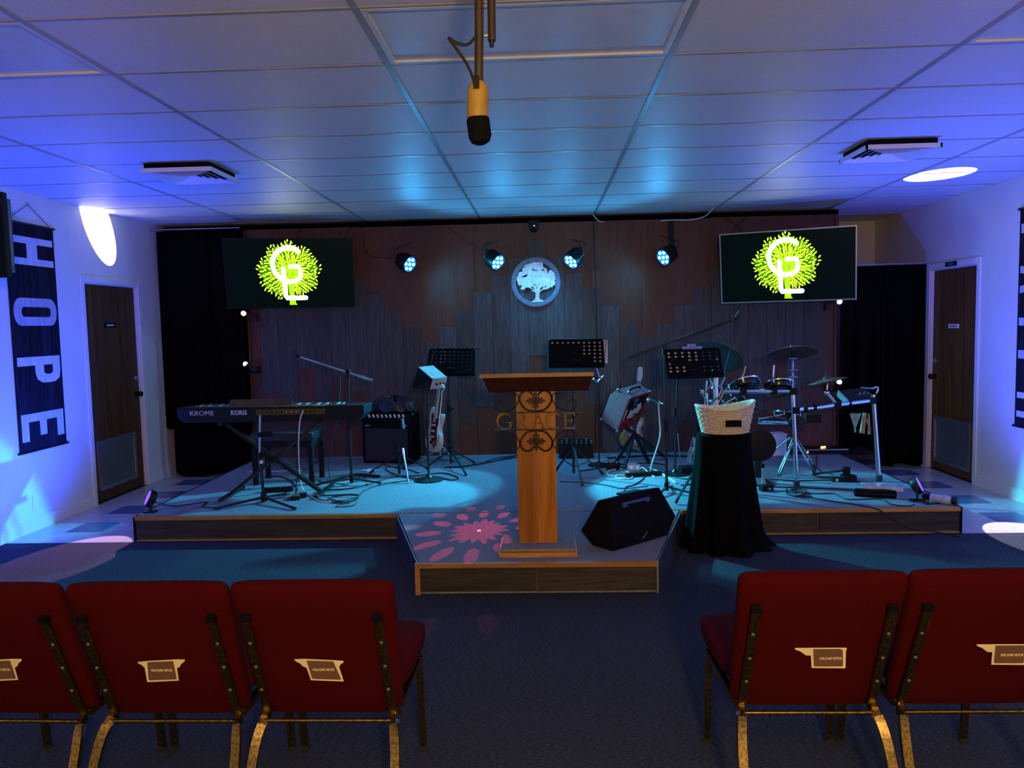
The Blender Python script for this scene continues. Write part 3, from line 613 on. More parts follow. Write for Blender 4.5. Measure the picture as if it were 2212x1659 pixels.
# dome laser projector high on the wood wall, throwing the red flower on the stage
DOME = V((-0.068, 8.20, 2.60))
t = thing('dome_projector', 'small black dome projector at the top centre of the wood wall', 'projector', DOME)
MB().lathe(DOME + V((0, 0, 0.05)), (0, 0, -1), [(0.052, 0), (0.052, 0.05), (0.050, 0.075), (0.036, 0.105), (0.014, 0.12), (0.002, 0.121)], 18).build('dome', M_BLKP, t, True)
MB().box(DOME + V((0, 0.05, 0.03)), (0.05, 0.06, 0.04)).build('wall_bracket', M_BLK, t)
MB().ball(DOME + V((0.004, -0.046, -0.008)), 0.008, 8).build('red_emitter', mat('red_glow', (0.5, 0, 0), 0.3, emit=(1.0, 0.12, 0.10), es=12), t)

# ------------------------------------------------------------ clip-on spotlights
CN = ['black clip-on spotlight at the lower corner of the keyboard screen', 'black clip-on spotlight on the left edge of the wood wall above the keyboard', 'black clip-on spotlight under the lower corner of the silver screen', 'black clip-on spotlight on the right edge of the wood wall behind the small cymbal']
for q, (p, aim, col, wt, deg) in enumerate(CLIPS):
    p = V(p); d = (V(aim) - p).normalized()
    t = thing('clip_spotlight', CN[q], 'spotlight', p, 'clip-on spotlights')
    MB().lathe(p - d * 0.11, d, [(0.012, 0), (0.022, 0.01), (0.024, 0.07), (0.033, 0.10), (0.036, 0.125), (0.033, 0.125), (0.030, 0.118), (0.002, 0.117)], 14).build('lamp_head', M_BLK, t, True)
    MB().ball(p + d * 0.018, 0.024, 12).build('bulb', M_BULB, t, True)
    e = V((p.x + (0.06 if p.x < 0 else -0.06), 8.255, p.z - 0.05))
    MB().tube(spl([p - d * 0.10, (p - d * 0.12 + e) / 2 + V((0, 0, -0.02)), e], 5), 0.008, 6).build('gooseneck', M_BLK, t)
    MB().box(e + V((0, 0, -0.01)), (0.05, 0.045, 0.07)).build('clip', M_BLK, t)
cable('black lead hanging from the left clip-on spotlight', [(-3.06, 8.25, 1.15), (-3.04, 8.25, 1.02), (-3.08, 8.25, 0.92), (-3.10, 8.25, 0.82)], 0.004)

# ------------------------------------------------------------ floor uplights on the stage corners
UP = [('small black floor uplight glowing violet on the left front stage corner', V((-3.06, 5.83, 0.30)), V((-0.82, -0.55, 0.5))), ('small black floor uplight glowing violet on the right front stage corner', V((2.80, 5.90, 0.31)), V((0.85, -0.45, 0.50)))]
for lab, p, d in UP:
    d.normalize(); t = thing('floor_uplight', lab, 'stage light', (p.x, p.y, SH), 'stage corner uplights')
    MB().lathe(p - d * 0.045, d, [(0.03, 0), (0.062, 0.012), (0.068, 0.03), (0.070, 0.06), (0.062, 0.062), (0.060, 0.055), (0.002, 0.054)], 18).build('lamp_body', M_BLK, t, True)
    MB().lathe(p + d * 0.012, d, [(0.059, 0), (0.057, 0.004), (0.002, 0.008)], 18).build('lens', M_UPL, t, True)
    x, y, _ = basis(d)
    MB().tube([p + x * 0.075, p + x * 0.075 - V((0, 0, 0.07)), V((p.x, p.y, SH + 0.012)) + x * 0.03, V((p.x, p.y, SH + 0.012)) - x * 0.03, p - x * 0.075 - V((0, 0, 0.07)), p - x * 0.075], 0.008, 6).build('yoke', M_BLK, t)
    MB().box((p.x, p.y, SH + 0.006), (0.09, 0.06, 0.012)).build('foot', M_BLK, t)
    MB().cyl(p + x * 0.07, p + x * 0.10, 0.014, n=8).build('knob', M_BLK, t)

# ------------------------------------------------------------ banners on the side walls
def blockpoly(ch):
    """letter outlines in a unit box, x to the right, y up"""
    s = 0.24
    if ch == 'H': return [[(0, 0), (s, 0), (s, .38), (1 - s, .38), (1 - s, 0), (1, 0), (1, 1), (1 - s, 1), (1 - s, .62), (s, .62), (s, 1), (0, 1)]]
    if ch == 'E': return [[(0, 0), (1, 0), (1, .16), (.3, .16), (.3, .42), (.85, .42), (.85, .58), (.3, .58), (.3, .84), (1, .84), (1, 1), (0, 1)]]
    if ch == 'O':
        def rr(x0, y0, x1, y1, r, q):
            o = []
            for cx, cy, a in ((x1 - r, y1 - q, 0), (x0 + r, y1 - q, 90), (x0 + r, y0 + q, 180), (x1 - r, y0 + q, 270)):
                for k in range(5): o.append((cx + r * math.cos(R(a + k * 22.5)), cy + q * math.sin(R(a + k * 22.5))))
            return o
        return [rr(0, 0, 1, 1, .45, .16), rr(.32, .17, .68, .86, .18, .06)[::-1]]
    if ch == 'P':
        o = [(0, 0), (.32, 0), (.32, .40), (.6, .40), (.85, .44), (.98, .55), (1, .7), (.98, .86), (.85, .97), (.6, 1), (0, 1)]
        return [o, [(.32, .60), (.32, .82), (.6, .82), (.68, .76), (.68, .66), (.6, .60)]]
    if ch == 'F': return [[(0, 0), (.32, 0), (.32, .42), (.9, .42), (.9, .58), (.32, .58), (.32, .84), (1, .84), (1, 1), (0, 1)]]
    if ch == 'I': return [[(.3, 0), (.7, 0), (.7, 1), (.3, 1)]]
    if ch == 'T': return [[(.35, 0), (.65, 0), (.65, .84), (1, .84), (1, 1), (0, 1), (0, .84), (.35, .84)]]
    if ch == 'A': return [[(0, 0), (.26, 0), (.33, .22), (.67, .22), (.74, 0), (1, 0), (.66, 1), (.34, 1)], [(.38, .38), (.5, .78), (.62, .38)]]
M_BAN = wood('banner_dark_print', (0.004, 0.004, 0.005), (0.020, 0.020, 0.025), 0.9, 'Z', 1.0, 0.1)
M_BANW = wood('banner_white_print', (0.40, 0.40, 0.42), (0.58, 0.57, 0.58), 0.9, 'Z', 1.0, 0.1)
def banner(label, wx_, sgn, y0, y1, z0, z1, spec):
    """hung flat on a side wall; letters turned to read downwards. y0 is the edge at the reader's left"""
    t = thing('wall_banner', label, 'banner', (wx_, (y0 + y1) / 2, z0), 'word banners on the side walls')
    xf = wx_ + sgn * 0.008; ya, yb = sorted((y0, y1)); n = 5; w_ = (yb - ya) / n
    for k in range(n): MB().bb((min(xf, xf + sgn * 0.004), ya + k * w_ + 0.0015, z0), (max(xf, xf + sgn * 0.004), ya + (k + 1) * w_ - 0.0015, z1)).build('printed_plank', M_BAN, t)
    MB().bb((min(xf - sgn * 0.002, xf + sgn * 0.002), ya, z0), (max(xf - sgn * 0.002, xf + sgn * 0.002), yb, z1)).build('fabric', M_BLKM, t)
    for z in (z0, z1): MB().cyl((xf + sgn * 0.002, ya - 0.02, z), (xf + sgn * 0.002, yb + 0.02, z), 0.011, n=10).build('batten', M_BLK, t)
    top = V((xf, (ya + yb) / 2, z1 + 0.16))
    MB().tube([(xf, ya + 0.02, z1), top, (xf, yb - 0.02, z1)], 0.0025, 5).build('hanging_cord', M_BLK, t)
    MB().ball(top + V((0, 0, 0.004)), 0.008, 6).build('nail', M_STEEL, t)
    H = z1 - z0; dirn = 1 if y1 > y0 else -1
    for ch, v0, v1 in spec:
        L = V((0, 0, -(v1 - v0) * H)); U = V((0, (y1 - y0) * 0.90, 0))
        flat('letter_%s' % ch.lower(), blockpoly(ch), V((xf + sgn * 0.0062, y0 + (y1 - y0) * 0.05, z1 - v0 * H)), L, U, 0.003, M_BANW, t)
banner('dark wood-print banner reading HOPE on the left wall', XL, 1, 5.915, 6.512, 0.648, 2.468, [('H', .057, .18), ('O', .325, .447), ('P', .585, .705), ('E', .835, .955)])
banner('dark wood-print banner reading FAITH on the right wall', XR, -1, 6.727, 6.13, 0.635, 2.446, [('F', .07, .20), ('A', .26, .385), ('I', .47, .56), ('T', .60, .73), ('H', .84, .955)])

# screen sticking out from the left wall, seen from its edge
t = thing('side_monitor', 'black monitor jutting from the left wall beside the HOPE banner', 'television', (-3.8, 4.83, 1.94))
MB().bb((-4.10, 4.80, 1.945), (-3.345, 4.845, 2.475)).build('housing', M_BLKP, t, False, 0.004)
MB().bb((-4.08, 4.797, 1.965), (-3.365, 4.800, 2.455)).build('display', M_SCR, t)
bk = MB().bb((-4.02, 4.845, 1.98), (-3.352, 4.885, 2.44)).build('back_cover', mat('grey_plastic', (0.09, 0.10, 0.11), 0.5), t)
vs_ = boxmesh('vent_slot', (0.004, 0.016, 0.006)); vs_.materials.append(M_STEEL)
for k in range(26): piece('vent_slot', vs_, M_STEEL, t, (-3.351, 4.862, 2.03 + k * 0.0145))
MB().bb((-4.13, 4.86, 2.12), (-3.98, 4.90, 2.30)).build('wall_arm', M_BLK, t)
MB().bb((-3.46, 4.795, 1.935), (-3.42, 4.81, 1.945)).build('status_light', M_STEEL, t)

# ------------------------------------------------------------ hanging microphone over the aisle
t = thing('hanging_microphone', 'microphone with mustard sleeve hanging on a rod from the ceiling', 'microphone', (-0.08, 2.2, 2.09))
hb = [(-0.15, 2.2, 2.615), (-0.158, 2.2, 2.396), (-0.163, 2.2, 2.241)]
MB().tube([(hb[0][0], 2.2, ZC)] + hb[1:], 0.0125, 10).build('drop_rod', mat('dark_bronze', (0.05, 0.035, 0.012), 0.5, 0.3), t, True)
q0 = V((-0.164, 2.2, 2.254)); q1 = V((-0.168, 2.2, 2.154)); q2 = V((-0.16, 2.2, 2.082)); ax_ = q1 - q0
MB().lathe(q0, ax_, [(0.013, 0), (0.026, 0.012), (0.030, 0.035), (0.030, ax_.length), (0.028, ax_.length + 0.002)], 18).build('mustard_sleeve', mat('mustard_plastic', (0.36, 0.22, 0.03), 0.5), t, True)
ax2 = q2 - q1; l2 = ax2.length
MB().lathe(q1, ax2, [(0.027, -0.004), (0.032, 0.004), (0.032, l2 * 0.7), (0.026, l2 * 0.9), (0.012, l2), (0.002, l2 + 0.002)], 18).build('foam_windscreen', M_BLKM, t, True)
MB().box(q0 + V((-0.003, -0.026, -0.012)), (0.016, 0.014, 0.034)).build('cable_clamp', M_BLKP, t)
MB().tube(spl([(-0.162, 2.18, 2.37), (-0.188, 2.17, 2.342), (-0.218, 2.16, 2.344), (-0.238, 2.16, 2.357), (-0.213, 2.16, 2.322), (-0.187, 2.17, 2.282), (-0.17, 2.175, 2.234)], 6), 0.0045, 6).build('cable_loop', M_RUB, t, True)
MB().cyl((-0.144, 2.2, 2.375), (-0.134, 2.2, 2.375), 0.006, n=8).build('thumb_screw', M_STEEL, t)
r0 = V((-0.122, 2.24, 2.521)); r1 = V((-0.126, 2.24, 2.374)); r2_ = V((-0.127, 2.24, 2.357))
t2_ = thing('ceiling_rod', 'short dark rod hanging beside the hanging microphone', 'rod', (r1.x, r1.y, r2_.z))
MB().cyl((r0.x, r0.y, ZC), r1, 0.0115, n=10).build('rod', MATS['dark_bronze'], t2_, True); MB().cyl(r1, r2_, 0.0075, 0.006, n=10).build('tip', M_BLK, t2_, True)

# ------------------------------------------------------------ pulpit
t = thing('pulpit', 'wooden pulpit with slanted top and iron scrollwork on a square column', 'pulpit', (-0.05, 4.76, SH))
MB().bb((-0.285, 4.56, SH), (0.186, 4.96, SH + 0.028)).build('plinth', M_OAK, t, False, 0.003)
MB().bb((-0.275, 4.57, SH + 0.028), (0.176, 4.95, SH + 0.046)).build('plinth_step', M_OAK, t, False, 0.003)
MB().bb((-0.272, 4.573, SH + 0.046), (0.173, 4.947, SH + 0.050)).build('plinth_carpet', M_SCARP, t)
for a, b in ((-0.168, -0.050), (-0.0485, 0.070)): MB().bb((a, 4.70, SH + 0.05), (b, 4.73, 1.246)).build('column_board', M_PINE, t, False, 0.002)
for x in (-0.168, 0.052): MB().bb((x, 4.7305, SH + 0.05), (x + 0.018, 4.86, 1.246)).build('column_side', M_PINE, t, False, 0.002)
fa = [(-0.366, 4.69, 1.258), (0.294, 4.69, 1.258), (0.268, 4.69, 1.175), (-0.330, 4.69, 1.175)]
b = MB(); P = [V(p) for p in fa] + [V((p[0], 5.05, p[2] + (-0.06 if p[2] > 1.2 else 0))) for p in fa]
b.add(P, [(0, 1, 2, 3), (7, 6, 5, 4), (0, 4, 5, 1), (1, 5, 6, 2), (2, 6, 7, 3), (3, 7, 4, 0)]); b.build('desk_box', M_MAHOG, t, False, 0.003)
MB().prism([(-0.386, 4.672, 1.262), (-0.386, 4.672, 1.288), (-0.386, 5.08, 1.216), (-0.386, 5.08, 1.190)], (0.690, 0, 0)).build('desk_top', M_OAK, t, False, 0.003)
# iron scrollwork reading GRACE, local units of a third of a millimetre
gu = 0.000374; G0 = V((-0.048, 4.678, 0.998))
gp = lambda x, y, dy=0.0: G0 + V((x * gu, dy, y * gu))
for y in (140, -140): MB().bar(gp(-670, y), gp(660, y), 0.006, 0.006).build('sign_bar', M_IRON, t)
for s in (1, -1):
    for k in (-1, 1):
        c1 = [(0, 155), (150, 185), (240, 290), (258, 370), (225, 455), (140, 492), (70, 455), (45, 420)]
        MB().tube(spl([gp(k * x, s * y) for x, y in c1], 5), 0.0054, 7).build('heart_scroll', M_IRON, t, True)
        c2 = [(395, 450), (300, 440), (268, 360), (330, 240), (440, 170), (560, 160), (640, 215), (650, 300), (590, 340), (540, 310), (560, 270)]
        MB().tube(spl([gp(k * x, s * y) for x, y in c2], 5), 0.003, 6).build('side_scroll', M_IRON, t, True)
    cy = s * 330
    for k in range(8):
        a = k * math.pi / 4; l = 165 if k % 2 == 0 else 95; w_ = 42 if k % 2 == 0 else 32; ca, sa = math.cos(a), math.sin(a)
        pts = [(0, 0), (l * .4, w_ * .5), (l * .62, w_ * 1.5), (l * .68, w_ * .55), (l, 0), (l * .68, -w_ * .55), (l * .62, -w_ * 1.5), (l * .4, -w_ * .5)]
        flat('leaf_petal', [[(p[0] * ca - p[1] * sa, p[0] * sa + p[1] * ca) for p in pts]], gp(0, cy, -0.004 - 0.0008 * (k % 2)), V((gu, 0, 0)), V((0, 0, gu)), 0.004, M_IRON, t)
    MB().ball(gp(0, cy, -0.008), 0.009, 10).build('rosette', M_BRONZE, t, True)
LET = {'G': ([stroke([(p.x, p.y) for p in spl([(225, 195, 0), (170, 245, 0), (115, 250, 0), (45, 215, 0), (15, 130, 0), (40, 45, 0), (115, 5, 0), (190, 20, 0), (235, 55, 0)], 3)], [5, 6, 8, 10, 13, 17, 20, 21, 22, 22, 21, 20, 17, 14, 11, 9, 8, 7, 7, 6, 6, 6, 6, 5, 5])], [[(150, 118), (265, 118), (265, 106), (243, 100), (243, 20), (207, 20), (207, 100), (150, 106)]]),
       'R': ([[(0, 250), (90, 250), (150, 240), (170, 200), (150, 150), (105, 132), (190, 12), (215, 12), (215, 0), (160, 0), (75, 128), (58, 128), (58, 12), (82, 12), (82, 0), (0, 0), (0, 12), (22, 12), (22, 238), (0, 238)], [(58, 238), (58, 140), (95, 145), (128, 180), (125, 215), (95, 236)]], []),
       'A': ([[(105, 250), (118, 250), (215, 12), (235, 12), (235, 0), (150, 0), (150, 12), (176, 12), (150, 85), (62, 85), (36, 12), (60, 12), (60, 0), (0, 0), (0, 12), (22, 12)], [(108, 208), (66, 97), (146, 97)]], []),
       'C': ([stroke([(p.x, p.y) for p in spl([(235, 200, 0), (180, 245, 0), (115, 250, 0), (45, 215, 0), (15, 130, 0), (40, 45, 0), (115, 5, 0), (190, 15, 0), (240, 60, 0)], 3)], [6, 7, 9, 11, 14, 18, 20, 21, 22, 22, 21, 20, 17, 14, 11, 9, 8, 7, 7, 6, 6, 6, 6, 5, 5])], []),
       'E': ([[(0, 250), (190, 250), (190, 195), (180, 195), (165, 235), (58, 238), (58, 135), (130, 135), (142, 160), (150, 160), (150, 95), (142, 95), (130, 122), (58, 122), (58, 12), (165, 15), (185, 60), (195, 60), (190, 0), (0, 0), (0, 12), (22, 12), (22, 238), (0, 238)]], [])}
for ch, x0 in (('G', -640), ('R', -325), ('A', -75), ('C', 155), ('E', 435)):
    a, b_ = LET[ch]
    lo = flat('letter_%s' % ch.lower(), a, gp(x0, -128, -0.003), V((gu, 0, 0)), V((0, 0, gu)), 0.005, M_BRONZE, t)
    for z in b_: flat('letter_spur', [z], gp(x0, -128, -0.0035), V((gu, 0, 0)), V((0, 0, gu)), 0.005, M_BRONZE, lo)

# ------------------------------------------------------------ wedge monitor on the extension
t = thing('wedge_monitor', 'black wedge floor monitor lying beside the pulpit', 'speaker', (0.55, 4.95, SH))
F0 = V((0.398, 4.656, SH)); u_ = V((0.742, 0.669, 0)); p_ = V((-0.669, 0.742, 0)); zz = V((0, 0, 1))
wp = lambda s, w_, z: F0 + u_ * s + p_ * w_ + zz * z
hp = [wp(0.01, 0, 0.003), wp(0.53, 0, 0.003), wp(0.0, -0.005, 0.10), wp(0.60, -0.012, 0.12), wp(0.03, 0.06, 0.313), wp(0.52, 0.06, 0.313), wp(0.02, 0.19, 0.003), wp(0.52, 0.26, 0.003), wp(-0.005, 0.264, 0.084), wp(0.58, 0.30, 0.09), wp(0.04, 0.15, 0.29), wp(0.5, 0.16, 0.29)]
bm = bmesh.new(); [bm.verts.new(p - V((0.55, 4.95, SH))) for p in hp]; bmesh.ops.convex_hull(bm, input=bm.verts)
bmesh.ops.dissolve_limit(bm, angle_limit=R(3), verts=bm.verts, edges=bm.edges)
me = bpy.data.meshes.new('cabinet'); bm.to_mesh(me); bm.free(); finish(me, 'cabinet', M_BLKM, t, False, 0.006)
nf = (wp(0.03, 0.06, 0.313) - wp(0, 0, 0)); nn = u_.cross(nf).normalized()
hb_ = MB(); c = wp(0.27, 0.045, 0.255) + nn * 0.003
hb_.bar(c - u_ * 0.13, c + u_ * 0.13, 0.035, 0.006, nn).build('brand_plate', mat('dark_violet_plate', (0.03, 0.025, 0.06), 0.4), t)
for s in (-0.105, 0.105): MB().bar(c + u_ * (s - 0.018), c + u_ * (s + 0.018), 0.026, 0.010, nn).build('plate_emblem', MATS['dark_violet_plate'], t)
c = wp(0.12, 0.015, 0.10) + nn * 0.004
MB().lathe(c, -nn if nn.y > 0 else nn, [(0.045, 0), (0.045, 0.004), (0.038, 0.005), (0.036, 0.001), (0.002, 0.0)], 18).build('jack_dish', mat('dark_blue_plastic', (0.012, 0.012, 0.03), 0.5), t)
c = wp(0.30, 0.004, 0.05) + (-nn if nn.y > 0 else nn) * 0.006
MB().bar(c - u_ * 0.022 - zz * 0.018, c + u_ * 0.022 + zz * 0.018, 0.010, 0.006).build('corner_tape', M_STEEL, t)
MB().bar(wp(0.18, 0.10, 0.312), wp(0.36, 0.10, 0.312), 0.05, 0.012).build('handle', M_BLK, t)

# ------------------------------------------------------------ draped stand with basket
t = thing('draped_stand', 'tall round stand draped to the floor in black cloth', 'table', (1.235, 5.36, 0))
cx, cy = 1.235, 5.38; zt = 0.795
def fn(u, v):
    a = u * 2 * math.pi; z = zt - zt * v + 0.004
    fold = math.sin(a * 9 + 0.6 * math.sin(3 * a)) * 0.030 * v ** 1.2 + math.sin(a * 4 + 1) * 0.018 * v
    rx = 0.185 + 0.075 * v ** 1.3 + fold; ry = 0.150 + 0.06 * v + fold
    if v > 0.9: rx += 0.05 * (v - 0.9) * 10 * max(0, math.cos(a - 0.1)) + 0.02 * (v - .9) * 10; ry += 0.02 * (v - .9) * 10
    return (cx + rx * math.cos(a), cy + ry * math.sin(a), z)
b = MB().grid(fn, 110, 16, True); n0 = len(b.v); b.v.append(V((cx, cy, zt + 0.004))); b.f += [(i, (i + 1) % 110, n0) for i in range(110)]
b.build('cloth', M_CLOTH, t, True)
MB().lathe((cx, cy, 0.02), (0, 0, 1), [(0.11, 0), (0.11, 0.02), (0.02, 0.03), (0.02, zt - 0.05), (0.12, zt - 0.04), (0.12, zt - 0.025)], 20).build('pedestal', M_BLK, t)
M_WICK = mat('basket_fibre', (0.62, 0.50, 0.32), 0.8, scale=60, col2=(0.85, 0.74, 0.55), bump=0.4, bscale=120)
t = thing('woven_basket', 'cream woven offering basket with a black tag on the draped stand', 'basket', (1.24, 5.36, zt + 0.012))
bcx, bcy, bz = 1.24, 5.36, zt + 0.012
def rimh(a): return 0.185 + 0.018 * math.cos(2 * a) + 0.012 * math.cos(a)
wv = MB()
for r in range(12):
    v = (r + 0.5) / 12; P = []
    for k in range(96):
        a = 2 * math.pi * k / 96; wob = 0.006 * math.sin(a * 16 + (math.pi if r % 2 else 0))
        P.append((bcx + (0.150 + 0.045 * v + wob) * math.cos(a), bcy + (0.105 + 0.035 * v + wob) * math.sin(a), bz + 0.005 + rimh(a) * v))
    wv.tube(P, 0.0075, 6, True)
wv.build('woven_strands', M_WICK, t, True)['kind'] = 'stuff'
def fb(u, v):
    a = 2 * math.pi * u; return (bcx + (0.146 + 0.045 * v) * math.cos(a), bcy + (0.101 + 0.035 * v) * math.sin(a), bz + 0.002 + rimh(a) * v)
b = MB().grid(fb, 48, 6, True); b.f.append(tuple(range(47, -1, -1))); b.build('inner_wall', M_WICK, t, True)
MB().tube([(bcx + 0.197 * math.cos(a_), bcy + 0.142 * math.sin(a_), bz + 0.005 + rimh(a_)) for a_ in [2 * math.pi * k / 64 for k in range(64)]], 0.009, 8, True).build('rim_braid', M_WICK, t, True)
MB().box((bcx + 0.025, bcy - 0.138, bz + 0.082), (0.104, 0.008, 0.044)).build('tag', M_BLKM, t)

# ------------------------------------------------------------ chairs
def rounded(mb, secs, n=28, e=0.35):
    """loft of superellipse sections: (centre, x half-size, thickness half-size, thickness axis)"""
    rows = []
    for c, hx, ht, ax in secs:
        c = V(c); ax = V(ax).normalized()
        for i in range(n):
            a = 2 * math.pi * i / n; ca, sa = math.cos(a), math.sin(a)
            rows.append(c + V((1, 0, 0)) * hx * math.copysign(abs(ca) ** e, ca) + ax * ht * math.copysign(abs(sa) ** 0.6, sa))
    k = len(secs); fs = [(j * n + i, j * n + (i + 1) % n, (j + 1) * n + (i + 1) % n, (j + 1) * n + i) for j in range(k - 1) for i in range(n)]
    fs += [tuple(range(n - 1, -1, -1)), tuple(range((k - 1) * n, k * n))]; mb.add(rows, fs); return mb
def make_chair():
    t = thing('stacking_chair', 'x', 'chair')
    q = lambda s, off=0.0: V((0, -0.115 - 0.185 * s + off, 0.365 + 0.452 * s))
    ax = V((0, 0.928, 0.373)); secs = []
    for s, wx_, th_ in ((-0.075, .212, .012), (-0.05, .226, .028), (0.06, .233, .036), (0.35, .238, .038), (0.65, .243, .038), (0.85, .246, .037), (0.95, .247, .034), (0.985, .243, .026), (1.0, .233, .010)):
        secs.append((q(s) + ax * 0.038, wx_, th_, ax))
    rounded(MB(), secs).build('backrest', M_RED, t, True)
    secs = []
    for y, hx, hz in ((-0.06, .205, .014), (-0.045, .225, .038), (0.05, .238, .056), (0.22, .243, .058), (0.33, .240, .052), (0.385, .232, .036), (0.40, .220, .012)):
        secs.append((V((0, y, 0.430)), hx, hz, (0, 0, 1)))
    rounded(MB(), secs).build('seat', M_RED, t, True)
    for s in (-1, 1):
        up_ = MB(); off = ax * -0.010
        up_.bar(q(0.80) + V((s * .198, 0, 0)) + off, q(-0.02) + V((s * .202, 0, 0)) + off, 0.026, 0.014, ax)
        u = up_.build('upright', M_GOLD, t, False, 0.003)
        MB().bar(q(0.835) + V((s * .198, 0, 0)) + off * 0.9, q(0.79) + V((s * .198, 0, 0)) + off * 0.9, 0.028, 0.017, ax).build('upright_cap', M_BLKP, u)
        for v in (0.62, 0.42, 0.22): MB().lathe(q(v) + V((s * .200, 0, 0)) - ax * 0.016, -ax, [(0.006, 0), (0.005, 0.003), (0.001, 0.004)], 10).build('screw', M_STEEL, u, True)
        P = [(s * .202, -.115, .352), (s * .206, -.135, .348), (s * .214, -.165, .325), (s * .222, -.205, .26), (s * .228, -.27, .12), (s * .232, -.32, 0.004)]
        lg = MB(); Q = spl(P, 3)
        for a, b in zip(Q, Q[1:]): lg.bar(a, b + (b - a) * 0.12, 0.028, 0.018, V((0, 1, 0.3)))
        lg.build('rear_leg', M_GOLD, t, True)
        fl = MB().bar((s * .224, .262, .375), (s * .226, .30, 0.004), 0.024, 0.018, V((0, 1, 0))).build('front_leg', M_GOLD, t)
        MB().box((s * .226, .300, .008), (0.030, 0.026, 0.012)).build('glide', M_RUB, fl)
        MB().bar((s * .214, -.115, .360), (s * .224, .28, .362), 0.020, 0.022).build('side_rail', M_GOLD, t)
    MB().cyl((-.208, -.143, .343), (.208, -.143, .343), 0.0065, n=10).build('cross_rod', M_GOLD, t, True)
    MB().bar((-.224, .26, .362), (.224, .26, .362), 0.018, 0.020).build('front_rail', M_GOLD, t)
    return t
ch0 = make_chair()
CH = [(-0.700, 2.500, 0.0, 'red padded chair at the aisle end of the left row'), (-1.200, 2.498, 0.0, 'red padded chair second from the aisle in the left row'), (-1.705, 2.500, -1.0, 'red padded chair cut off by the left edge of the photo'), (0.815, 2.545, 0.0, 'red padded chair at the aisle end of the right row'), (1.312, 2.55, 0.5, 'red padded chair cut off by the right edge of the photo')]
for k, (x, y, a, lab) in enumerate(CH):
    o = ch0 if k == 0 else copy_tree(ch0); o.location = (x, y, 0); o.rotation_euler = (0, 0, R(a)); o['label'] = lab; o['group'] = 'red chairs in the front row'
# welcome cards tucked into the seam of each chair back
cardA = [(-870, 290), (-500, 315), (530, 365), (875, 360), (830, 295), (690, 215), (610, 115), (490, 65), (420, -375), (-765, -425), (-685, 85), (-770, 195), (-865, 235)]
brownA = [(-520, 270), (-490, 290), (410, 320), (430, 300), (370, -290), (330, -325), (-640, -355), (-675, -320)]
cardB = [(-960, 310), (625, 310), (640, 250), (620, 235), (720, -310), (-330, -295), (-420, 85), (-570, 90), (-770, 215), (-925, 265)]
brownB = [(-390, 285), (450, 285), (520, 235), (620, -210), (600, -245), (-240, -245), (-280, -215)]
M_BROWN = mat('brown_print', (0.16, 0.085, 0.045), 0.8, var=0.1, scale=200)
ax = V((0, 0.928, 0.373)); uyc = V((0, -0.373, 0.928))
cardC = [(-x_, y_) for x_, y_ in cardA][::-1]; brownC = [(-x_, y_) for x_, y_ in brownA][::-1]
for k, (x, zc, cd, br_, sc_, lab) in enumerate(((-0.705, 0.535, cardC, brownC, 0.0000869, 'cream welcome card on the aisle-end chair of the left row'), (-1.198, 0.535, cardA, brownA, 0.0000869, 'cream welcome card on the second chair of the left row'), (-1.715, 0.540, cardA, brownA, 0.0000869, 'cream welcome card on the chair at the left edge'), (0.845, 0.545, cardB, brownB, 0.0000985, 'cream welcome card on the aisle-end chair of the right row'), (1.385, 0.555, cardB, brownB, 0.0000985, 'cream welcome card on the chair at the right edge'))):
    yb = (2.5 if k < 3 else 2.547); s = (zc - 0.37) / 0.46; o = V((x, yb - 0.115 - 0.185 * s, zc)) - ax * 0.009
    t = thing('welcome_card', lab, 'card', o, 'welcome cards on the chair backs')
    uyk = uyc * 1.38
    flat('card', [cd], o, V((sc_, 0, 0)), uyk * sc_, 0.0015, M_PAPER, t)
    pr = flat('brown_panel', [br_], o - ax * 0.0012, V((sc_, 0, 0)), uyk * sc_, 0.0006, M_BROWN, t)
    mx = sum(p[0] for p in br_) / len(br_) + 10
    text('card_text', 'WELCOME VISITOR', o - ax * 0.0019 + V((mx * sc_, 0, 0)), V((1, 0, 0)), uyk, 0.0095, 0.0004, M_PAPER, t, 'CENTER', 0.0002, 0.82)
# ------------------------------------------------------------ stands
def tripod(t, x, y, zh, feet, r=0.010, m=M_BLK, brace=True):
    """folding tripod: hub at height zh on the pole, legs to the given floor points"""
    hub = V((x, y, zh)); MB().cyl((x, y, zh - 0.03), (x, y, zh + 0.03), r * 2.0, n=10).build('hub', M_BLKP, t)
    for fx, fy in feet:
        f = V((fx, fy, SH + 0.020)); l = MB().bar(hub, f, r * 1.9, r * 1.2).build('leg', m, t)
        MB().cyl(f + (hub - f).normalized() * 0.04, f - V((0, 0, 0.006)), r * 1.3, n=8).build('rubber_foot', M_RUB, l)
        if brace:
            lo = V((x, y, SH + (zh - SH) * 0.32)); MB().bar(lo, hub + (f - hub) * 0.55, r, r * 0.6).build('brace', m, t)
def pole(t, a, b, r=0.010, m=M_BLK, name='pole'): return MB().cyl(a, b, r, n=10).build(name, m, t, True)

